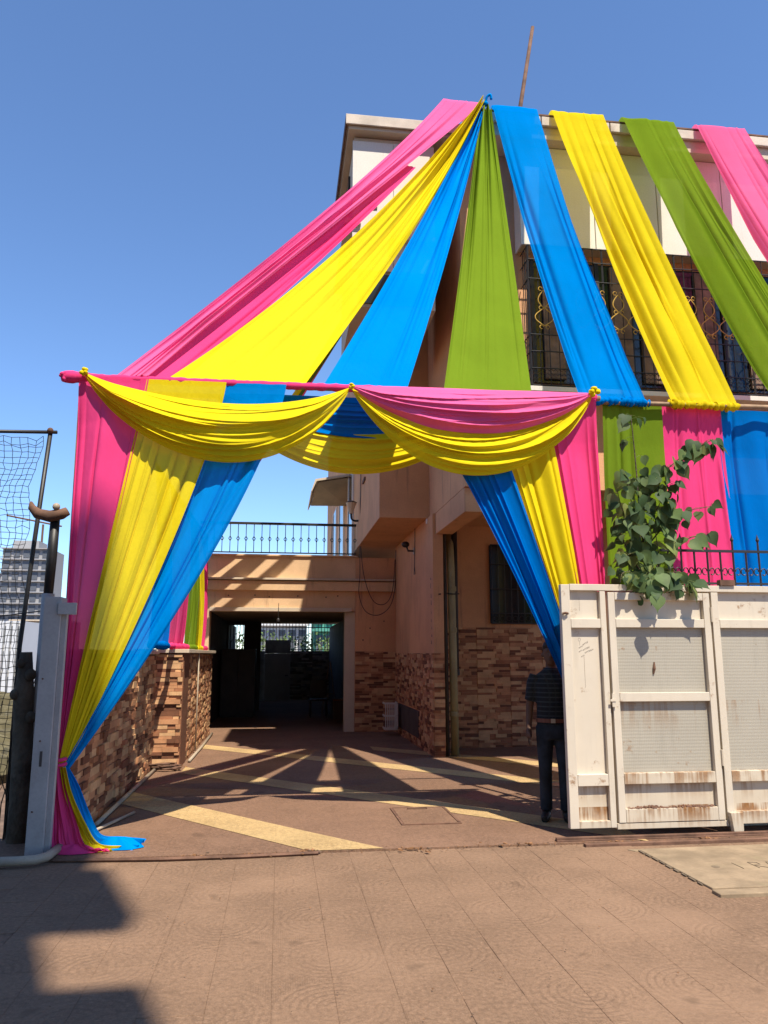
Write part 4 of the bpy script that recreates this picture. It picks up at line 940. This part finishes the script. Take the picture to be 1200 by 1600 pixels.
def heap(parent, mat, c, rx, ry, rz, seed):
    rg = np.random.default_rng(seed)
    def P(U, V):
        a = U*2*math.pi; r = V; x = c[0]+rx*r*np.cos(a)*(1+.15*np.sin(3*a+seed)); y = c[1]+ry*r*np.sin(a)*(1+.15*np.cos(2*a+seed)); z = 0.018+rz*(1-r**2)*(1+.35*np.sin(5*a+seed)*r)
        return np.stack([x,y,z],-1)
    o = cloth('heaped_hem', mat, P, None, 48, 14, parent)
    d = o.data; rr2 = np.random.default_rng(seed); 
    return o
heap(cp, PINK, (-1.62,6.92), .18, .07, .06, 3); heap(cy, YEL, (-1.46,6.95), .11, .06, .045, 5); heap(cbv, BLUE, (-1.30,7.02), .19, .09, .085, 7)
tie = thing('curtain_tie', 'twisted pink cloth tie round the gathered curtains', 'tie', (-1.85,7.1,.64))
m = MB(); m.tube([(KL[0]+.05*math.cos(q*.6), 7.11+.05*math.sin(q*.6), .645+.004*q) for q in range(22)], .016, 7); m.tube(catm([(-1.88,7.07,.65),(-1.92,7.05,.55),(-1.925,7.04,.42),(-1.90,7.04,.33)]), [.02]*10+[.03]*10+[.02]*5, 7)
m.build('knot', PINK, tie, smooth=True)

# --- swags
def swag(label, mat, a, b, s0, s1, seed, nf, af, y_out=0.10, skew=0.0, group=None, dens=1.0, parent=None):
    a, b = A3(a), A3(b); th = thing('swag', label, 'swag', tuple((a+b)/2), group)
    rgn = np.random.default_rng(seed); ph = rgn.uniform(0, 6.28, 8)
    lines = [((k+.5)/(2*nf)+rgn.normal(0, .03), rgn.normal(0, .12), rgn.normal(0, .25), rgn.uniform(.35, 1.1), rgn.uniform(.018, .05), rgn.uniform(-.4, .35), rgn.uniform(.65, 1.4)) for k in range(2*nf)]
    def P(U, V):
        base = L(a, b, U); c = (4*U*(1-U)); c = c**(0.95-0.12*V)*(1+skew*(U-.5))
        sagv = s0+(s1-s0)*V
        p = base.copy(); p[..., 2] -= sagv*c + 0.02*V
        env = np.clip(np.minimum(U, 1-U)*9, 0.12, 1)
        rel = 0.25*np.sin(V*nf*2.4+ph[0]+0.8*np.sin(U*3+ph[1]))
        for (vc, sl, cu, h, wd, u0, u1) in lines:
            e = np.clip((U-u0)/.2, 0, 1)*np.clip((u1-U)/.2, 0, 1)
            d = (V-vc-sl*(U-.5)-cu*(U-.5)**2)/wd; rel = rel+h*e*np.exp(-np.abs(d)**1.25)
        fade = 0.6+0.4*np.sin(U*math.pi)
        p[..., 1] -= y_out*np.sin(U*math.pi)**.7*(0.25+np.sin(V*math.pi)**.8) + 0.03 + rel*af*env*fade*(0.4+0.6*np.sin(np.clip(V, .05, 1)*math.pi*.8))
        p[..., 2] -= rel*af*0.6*env
        return p
    cloth('cloth', mat, P, None, 150, 130, th); return th
sg = 'swags along the entrance bar'
swag('yellow swag hung from the gate post end of the entrance bar', YEL, (-1.87,7.16,4.19), (0.61,7.16,4.16), 0.22, 0.78, 71, 8, 0.055, 0.12, 0.22, sg)
swag('yellow swag under the pink one on the entrance bar', YEL, (0.64,7.17,4.16), (3.09,7.17,4.20), 0.36, 0.84, 72, 7, 0.05, 0.09, 0, sg)
swag('pink swag over the yellow one on the entrance bar', LPINK, (0.66,7.14,4.17), (3.06,7.14,4.21), 0.0, 0.43, 73, 5, 0.05, 0.12, 0, sg)
swag('blue swag in the shade of the back bar', BLUED, (-0.6,7.98,4.33), (2.1,7.98,4.34), 0.0, 0.42, 74, 4, 0.05, 0.03, 0)
swag('yellow swag hanging low from the back bar', YEL, (-0.75,7.97,4.32), (2.25,7.97,4.34), 0.40, 0.83, 75, 4, 0.05, 0.05, 0)
def rosette(label, mat, c, s, seed):
    th = thing('cloth_rosette', label, 'rosette', c); rg = random.Random(seed); m = MB(); c = Vector(c)
    for k in range(9):
        d = Vector((rg.gauss(0,1), -abs(rg.gauss(0,.6)), rg.gauss(0,1))).normalized(); m.ball(c+d*s*.55, s*rg.uniform(.35,.55), s*rg.uniform(.3,.5), s*rg.uniform(.3,.5), 8, 6)
    m.build('knot', mat, th, smooth=True)
rosette('yellow cloth rosette where both swags meet on the bar', YEL, (0.63,7.10,4.165), .035, 1)
rosette('yellow cloth rosette at the plant end of the entrance bar', YEL, (3.10,7.10,4.22), .065, 2)
rosette('yellow cloth rosette at the gate post end of the entrance bar', YEL, (-1.87,7.11,4.19), .045, 3)
rosette('pink cloth knot at the tip of the entrance bar', PINK, (-2.06,7.18,4.16), .055, 4)

# --- cloths hanging behind the plant
hb = 'cloths hanging from the side bar behind the gate'
def hang(label, mat, x0, x1, seed, zb=2.26, bow=0.0):
    th = thing('hanging_cloth', label, 'cloth', ((x0+x1)/2,7.5,zb), hb)
    def P(U, V): return np.stack([x0+(x1-x0)*U+0.04*np.sin(V*2)*(U-.3), 7.56+0.03*np.sin(V*3+seed)+0*U, 4.27-(4.27-zb)*V+0*U], -1)
    cloth('cloth', mat, P, folds(seed, 5, 0.022, 7, 0.022, lambda U, V: np.clip(V*3+.3, 0, 1)), 80, 60, th)
hang('green cloth hanging behind the leafy plant', GREEN, 3.38, 4.06, 81); hang('pink cloth hanging behind the spear railing', PINK, 4.07, 4.76, 82)
hang('blue cloth hanging behind the spear railing', BLUED, 4.74, 5.5, 83); hang('yellow cloth hanging beyond the blue one', YEL, 5.52, 6.2, 84); hang('second green cloth hanging beyond the yellow one', GREEN, 6.22, 7.0, 85)

# ================================================================== PLANT
def leaf_mat(name, c):
    m, nt, out = newmat(name); g = N(nt); p = g.pos(); cc = g.mix(g.ramp(g.noise(p, 9, 3), .3, .7), tuple(v*.7 for v in c), c)
    b = g.n('BsdfPrincipled'); g.put(b.inputs['Base Color'], cc); b.inputs['Roughness'].default_value = .6; b.inputs['Specular IOR Level'].default_value = .25
    t = g.n('BsdfTranslucent', Color=tuple(min(1, v*1.8) for v in c)); mx = g.n('MixShader'); mx.inputs[0].default_value = .3
    nt.links.new(b.outputs[0], mx.inputs[1]); nt.links.new(t.outputs[0], mx.inputs[2]); nt.links.new(mx.outputs[0], out.inputs[0]); return m
LM = [leaf_mat('leaf_dark', (0.055,0.10,0.035)), leaf_mat('leaf_green', (0.12,0.18,0.06)), leaf_mat('leaf_pale', (0.20,0.25,0.07))]
def leaf_mesh(mat, curl):
    prof = [(0,.0),(.03,.2),(.12,.40),(.28,.46),(.45,.40),(.62,.27),(.76,.13),(.86,.045),(1.0,.006)]
    vs = []; fs = []
    for i, (t, w) in enumerate(prof):
        z = -curl*t*t; vs += [(-w, t-(.07 if i == 1 else 0), z+abs(w)*.22), (0, t, z), (w, t-(.07 if i == 1 else 0), z+abs(w)*.22)]
    for i in range(len(prof)-1):
        a = 3*i; fs += [(a,a+1,a+4,a+3),(a+1,a+2,a+5,a+4)]
    me = bpy.data.meshes.new('leaf'); me.from_pydata(vs, [], fs); me.materials.append(mat); me.polygons.foreach_set('use_smooth', [True]*len(fs)); return me
LV = [leaf_mesh(m_, c_) for m_ in LM for c_ in (.1, .35)]
def plant(name, label, base, branches, seed, nleaf, size=.15):
    th = thing(name, label, 'plant', base); rg = random.Random(seed); m = MB(); slots = []
    for pts, r in branches:
        cpts = catm(pts, 8); n = len(cpts); m.tube(cpts, [r*(1-.7*k/(n-1)) for k in range(n)], 6)
        slots.append(cpts)
    m.build('stem', bark, th, smooth=True); pet = MB(); cnt = 0; lens = [len(s) for s in slots]
    while cnt < nleaf:
        s = rg.choices(slots, lens)[0]; k = rg.randrange(int(len(s)*.25), len(s)); p = s[k]
        a = rg.uniform(0, 2*math.pi); d = Vector((math.cos(a), math.sin(a)*.75-.25, rg.uniform(-.3,.5))).normalized(); pl = rg.uniform(.05,.12)
        q = p+d*pl+Vector((0,0,-.01)); pet.tube([p, p+d*pl*.6+Vector((0,0,.01)), q], .0018, 4, cap=False)
        sz = size*rg.uniform(.4,1.12); me = LV[rg.choices(range(6), [5,5,3.5,3.5,.8,.8])[0]]
        o = bpy.data.objects.new('leaf', me); col.objects.link(o); o.parent = th
        down = Vector((d.x*.5+rg.gauss(0,.25), d.y*.5+rg.gauss(0,.25), -1.0*rg.uniform(.3,1.3))).normalized()     # drip tip points down
        nrm = Vector((rg.gauss(0,.5), -1+rg.gauss(0,.5), rg.uniform(0,.9))); nrm = (nrm-nrm.dot(down)*down).normalized(); xa = down.cross(nrm)
        o.matrix_local = Matrix.Translation(q-org(th)) @ Matrix((xa, down, nrm)).transposed().to_4x4() @ Matrix.Scale(sz, 4); cnt += 1
    tag(pet.build('petioles', LM[2], th, fix=False), kind='stuff')
    return th
bb = Vector((3.55,7.04,2.2))
plant('peepal_plant', 'leafy heart leaved sapling growing over the white gate', tuple(bb), [
    ([(3.55,7.04,2.15),(3.50,7.03,2.6),(3.47,7.02,2.97),(3.45,7.0,3.45),(3.42,6.98,3.95)], .013),
    ([(3.47,7.02,2.97),(3.62,7.0,3.2),(3.76,6.98,3.40),(4.02,6.97,3.60),(4.26,6.95,3.72)], .009),
    ([(3.50,7.03,2.6),(3.72,7.0,2.85),(3.92,6.98,2.98),(4.20,6.96,3.04)], .009),
    ([(3.55,7.04,2.35),(3.75,7.0,2.6),(3.95,6.98,2.72),(4.10,6.97,2.74)], .008),
    ([(3.50,7.03,2.5),(3.38,7.02,2.75),(3.28,7.0,3.0),(3.24,7.0,3.2)], .008),
    ([(3.55,7.04,2.2),(3.35,6.95,2.35),(3.2,6.88,2.36),(3.14,6.83,2.26)], .007),
    ([(3.55,7.04,2.2),(3.48,6.93,2.36),(3.44,6.82,2.30),(3.42,6.78,2.16)], .007),
    ([(3.55,7.04,2.2),(3.68,6.92,2.36),(3.74,6.84,2.32),(3.78,6.80,2.22)], .007),
    ([(3.48,7.03,2.75),(3.60,6.98,2.95),(3.70,6.95,3.15),(3.74,6.94,3.3)], .007)
    , ([(3.52,7.03,2.3),(3.36,7.0,2.5),(3.26,6.98,2.7),(3.2,6.97,2.85)], .008), ([(3.5,7.03,2.6),(3.42,6.99,2.8),(3.36,6.97,3.1),(3.34,6.97,3.35)], .008), ([(3.55,7.04,2.2),(3.62,6.99,2.45),(3.6,6.97,2.7),(3.58,6.97,2.9)], .008), ([(3.55,7.04,2.2),(3.5,6.97,2.4),(3.34,6.94,2.55),(3.24,6.93,2.5)], .008)], 9, 295, .162)

# ================================================================== THE MAN behind the gate
man = thing('person', 'man in dark checked shirt, belt and jeans standing behind the gate edge', 'person', (2.72, 7.62, 0.012))
skin = surf('skin', (0.10,0.052,0.034), .1, 8, .55, bump=.05)
def shirt_mat():
    m, nt, out = newmat('checked_shirt'); g = N(nt); p = g.pos(); x, y, z = g.xyz(p)
    a = g.ramp(g.math('SINE', g.math('MULTIPLY', z, 2*math.pi/.045)), .55, .75); b = g.ramp(g.math('SINE', g.math('MULTIPLY', g.math('ADD', x, g.math('MULTIPLY', y, .6)), 2*math.pi/.045)), .6, .8)
    c = g.mix(g.math('MULTIPLY', a, .8), (0.008,0.012,0.018), (0.035,0.045,0.055)); c = g.mix(g.math('MULTIPLY', b, .5), c, (0.022,0.028,0.035))
    g.bsdf(out, c, .85, g.bump(g.noise(p, 14, 4), .4, .01)); return m
shirt = shirt_mat(); jeans = surf('jeans', (0.020,0.030,0.045), .5, 6, .85, bump=.4, bscale=25); beltm = surf('brown_belt', (0.16,0.06,0.035), .2, 9, .5); shoe = surf('black_shoe', (0.02,0.018,0.016), .2, 9, .5); hairm = surf('black_hair', (0.012,0.010,0.009), .3, 30, .6)
yawm = R(-20); ca, sa = math.cos(yawm), math.sin(yawm)
def W(p): return Vector((2.72+p[0]*ca-p[1]*sa, 7.62+p[0]*sa+p[1]*ca, 0.012+p[2]))
def remesh(o, v, sm=6):
    r = o.modifiers.new('remesh', 'REMESH'); r.mode = 'VOXEL'; r.voxel_size = v; r.use_smooth_shade = True
    s = o.modifiers.new('smooth', 'SMOOTH'); s.iterations = sm; s.factor = .5
def eltube(m, secs, n=16):                                   # (centre, rx, ry) rings in body space
    vs = []; fs = []
    for (c, rx, ry) in secs: vs += [W((c[0]+rx*math.cos(2*math.pi*k/n), c[1]+ry*math.sin(2*math.pi*k/n), c[2])) for k in range(n)]
    for i in range(len(secs)-1):
        for k in range(n): fs.append((i*n+k, i*n+(k+1)%n, (i+1)*n+(k+1)%n, (i+1)*n+k))
    fs += [tuple(range(n-1,-1,-1)), tuple((len(secs)-1)*n+k for k in range(n))]; m.add(vs, fs)
def limb(m, pts, rs, n=12): m.tube([W(p) for p in pts], rs, n)
b = MB()                                                     # body: front is -y
eltube(b, [((0,.01,.88),.14,.10),((0,.01,1.0),.135,.095),((0,0,1.15),.145,.10),((0,0,1.3),.165,.10),((0,.005,1.38),.15,.085),((0,.01,1.43),.09,.07),((0,.01,1.46),.055,.058),((0,.0,1.52),.052,.056)])
eltube(b, [((0,-.015,1.475),.03,.035),((0,-.02,1.495),.048,.058),((0,-.01,1.54),.064,.078),((0,0,1.59),.074,.092),((0,.003,1.64),.075,.096),((0,.005,1.68),.062,.08),((0,.005,1.705),.035,.045)])
limb(b, [(0,-.088,1.61),(0,-.105,1.575),(0,-.095,1.562)], [.008,.014,.012], 8)                       # nose
limb(b, [(-.022,-.085,1.532),(.022,-.085,1.532)], .007, 8); limb(b, [(-.018,-.083,1.522),(.018,-.083,1.522)], .007, 8)
for s in (-1,1):
    limb(b, [(s*.074,.01,1.60),(s*.083,.015,1.585),(s*.078,.012,1.56)], [.012,.016,.009], 8)
    limb(b, [(s*.012,-.086,1.622),(s*.045,-.078,1.622)], .009, 8)
    limb(b, [(s*.17,.01,1.37),(s*.205,.02,1.2),(s*.225,.03,1.08),(s*.235,.0,.95),(s*.24,-.03,.85)], [.055,.047,.04,.034,.026])
    px, py, pz = s*.243, -.045, .80                          # palm and five fingers, lightly curled
    limb(b, [(s*.24,-.03,.86),(px,py,.82),(px,py-.006,.775)], [.026,.033,.030], 10)
    for k, (dy, ln_) in enumerate(((-.030,.072),(-.010,.082),(.010,.076),(.028,.06))):
        limb(b, [(px,py+dy*.8,.775),(px+s*.004,py+dy,.775-ln_*.5),(px-s*.012,py+dy,.775-ln_)], [.0095,.009,.007], 8)
    limb(b, [(px-s*.008,py-.025,.825),(px-s*.016,py-.052,.79),(px-s*.02,py-.055,.755)], [.012,.0105,.008], 8)
    limb(b, [(s*.085,.01,.9),(s*.09,.0,.5),(s*.092,.02,.12)], [.075,.05,.035])
bo = b.build('body', skin, man, smooth=True); remesh(bo, .007, 3)
sh = MB()
eltube(sh, [((0,.01,.90),.165,.122),((0,.008,.98),.162,.12),((0,0,1.10),.16,.122),((0,0,1.22),.172,.12),((0,.003,1.32),.185,.112),((0,.008,1.38),.165,.095),((0,.012,1.425),.10,.078),((0,.012,1.455),.066,.068)])
for s in (-1,1): limb(sh, [(s*.15,.005,1.375),(s*.185,.01,1.30),(s*.208,.02,1.17),(s*.216,.025,1.13)], [.072,.068,.062,.064])
so = sh.build('shirt', shirt, man, smooth=True); remesh(so, .011, 3)
tr_ = MB(); eltube(tr_, [((0,.01,.76),.15,.11),((0,.012,.85),.165,.122),((0,.01,.94),.158,.116)])
for s in (-1,1): limb(tr_, [(s*.085,.01,.88),(s*.09,.0,.7),(s*.093,-.012,.48),(s*.095,.005,.28),(s*.097,.015,.09)], [.092,.083,.066,.062,.06])
to = tr_.build('jeans', jeans, man, smooth=True); remesh(to, .012, 2)
bt = MB(); eltube(bt, [((0,.01,.925),.172,.129),((0,.01,.962),.170,.127)], 24); bt.build('belt', beltm, man); bk = MB(); bk.obox(W((0,-.121,.944)), (ca,sa,0), (-sa,ca,0), (0,0,1), .022,.006,.02); bk.build('buckle', pvc, man)
for s in (-1,1):
    f = MB(); limb(f, [(s*.097,.06,.035),(s*.10,.0,.045),(s*.108,-.09,.036),(s*.115,-.17,.028)], [.038,.046,.046,.030]); limb(f, [(s*.097,.02,.04),(s*.097,.02,.10)], .045)
    fo = f.build('shoe', shoe, man, smooth=True); remesh(fo, .008, 3)
hr_ = MB(); eltube(hr_, [((0,.045,1.55),.062,.055),((0,.03,1.60),.081,.078),((0,.016,1.645),.084,.098),((0,.0,1.675),.080,.104),((0,-.004,1.705),.066,.086),((0,.0,1.728),.04,.05)]); ho = hr_.build('hair', hairm, man, smooth=True); remesh(ho, .008, 2)

# ================================================================== the block behind the street (throws the stepped shadow)
street_w = surf('street_block_paint', (0.32, 0.26, 0.2), .15, .8, .9)
nb = thing('street_block', 'tall plain block across the street behind the viewer', 'building', (-4, -4, 0))
XT = 1.9
box('wall', street_w, nb, -14, XT, -12, -4.0, -0.02, 20.3); box('roof', fascia_m, nb, -14.2, XT+.05, -12.2, -3.97, 20.302, 20.45)
box('roof_room', street_w, nb, -12, 2.5, -6, -4.0, 20.452, 24.0)
box('balcony', street_w, nb, XT+.002, 2.5, -4.3, -4.0, 17.6, 19.7); box('balcony', street_w, nb, XT+.002, 2.34, -4.3, -4.0, 11.0, 15.6)
for f in range(7):
    for q in range(5): box('window', glass_m, nb, -12.6+q*3, -11.2+q*3, -3.998, -3.95, 1.2+f*3.3, 2.7+f*3.3)
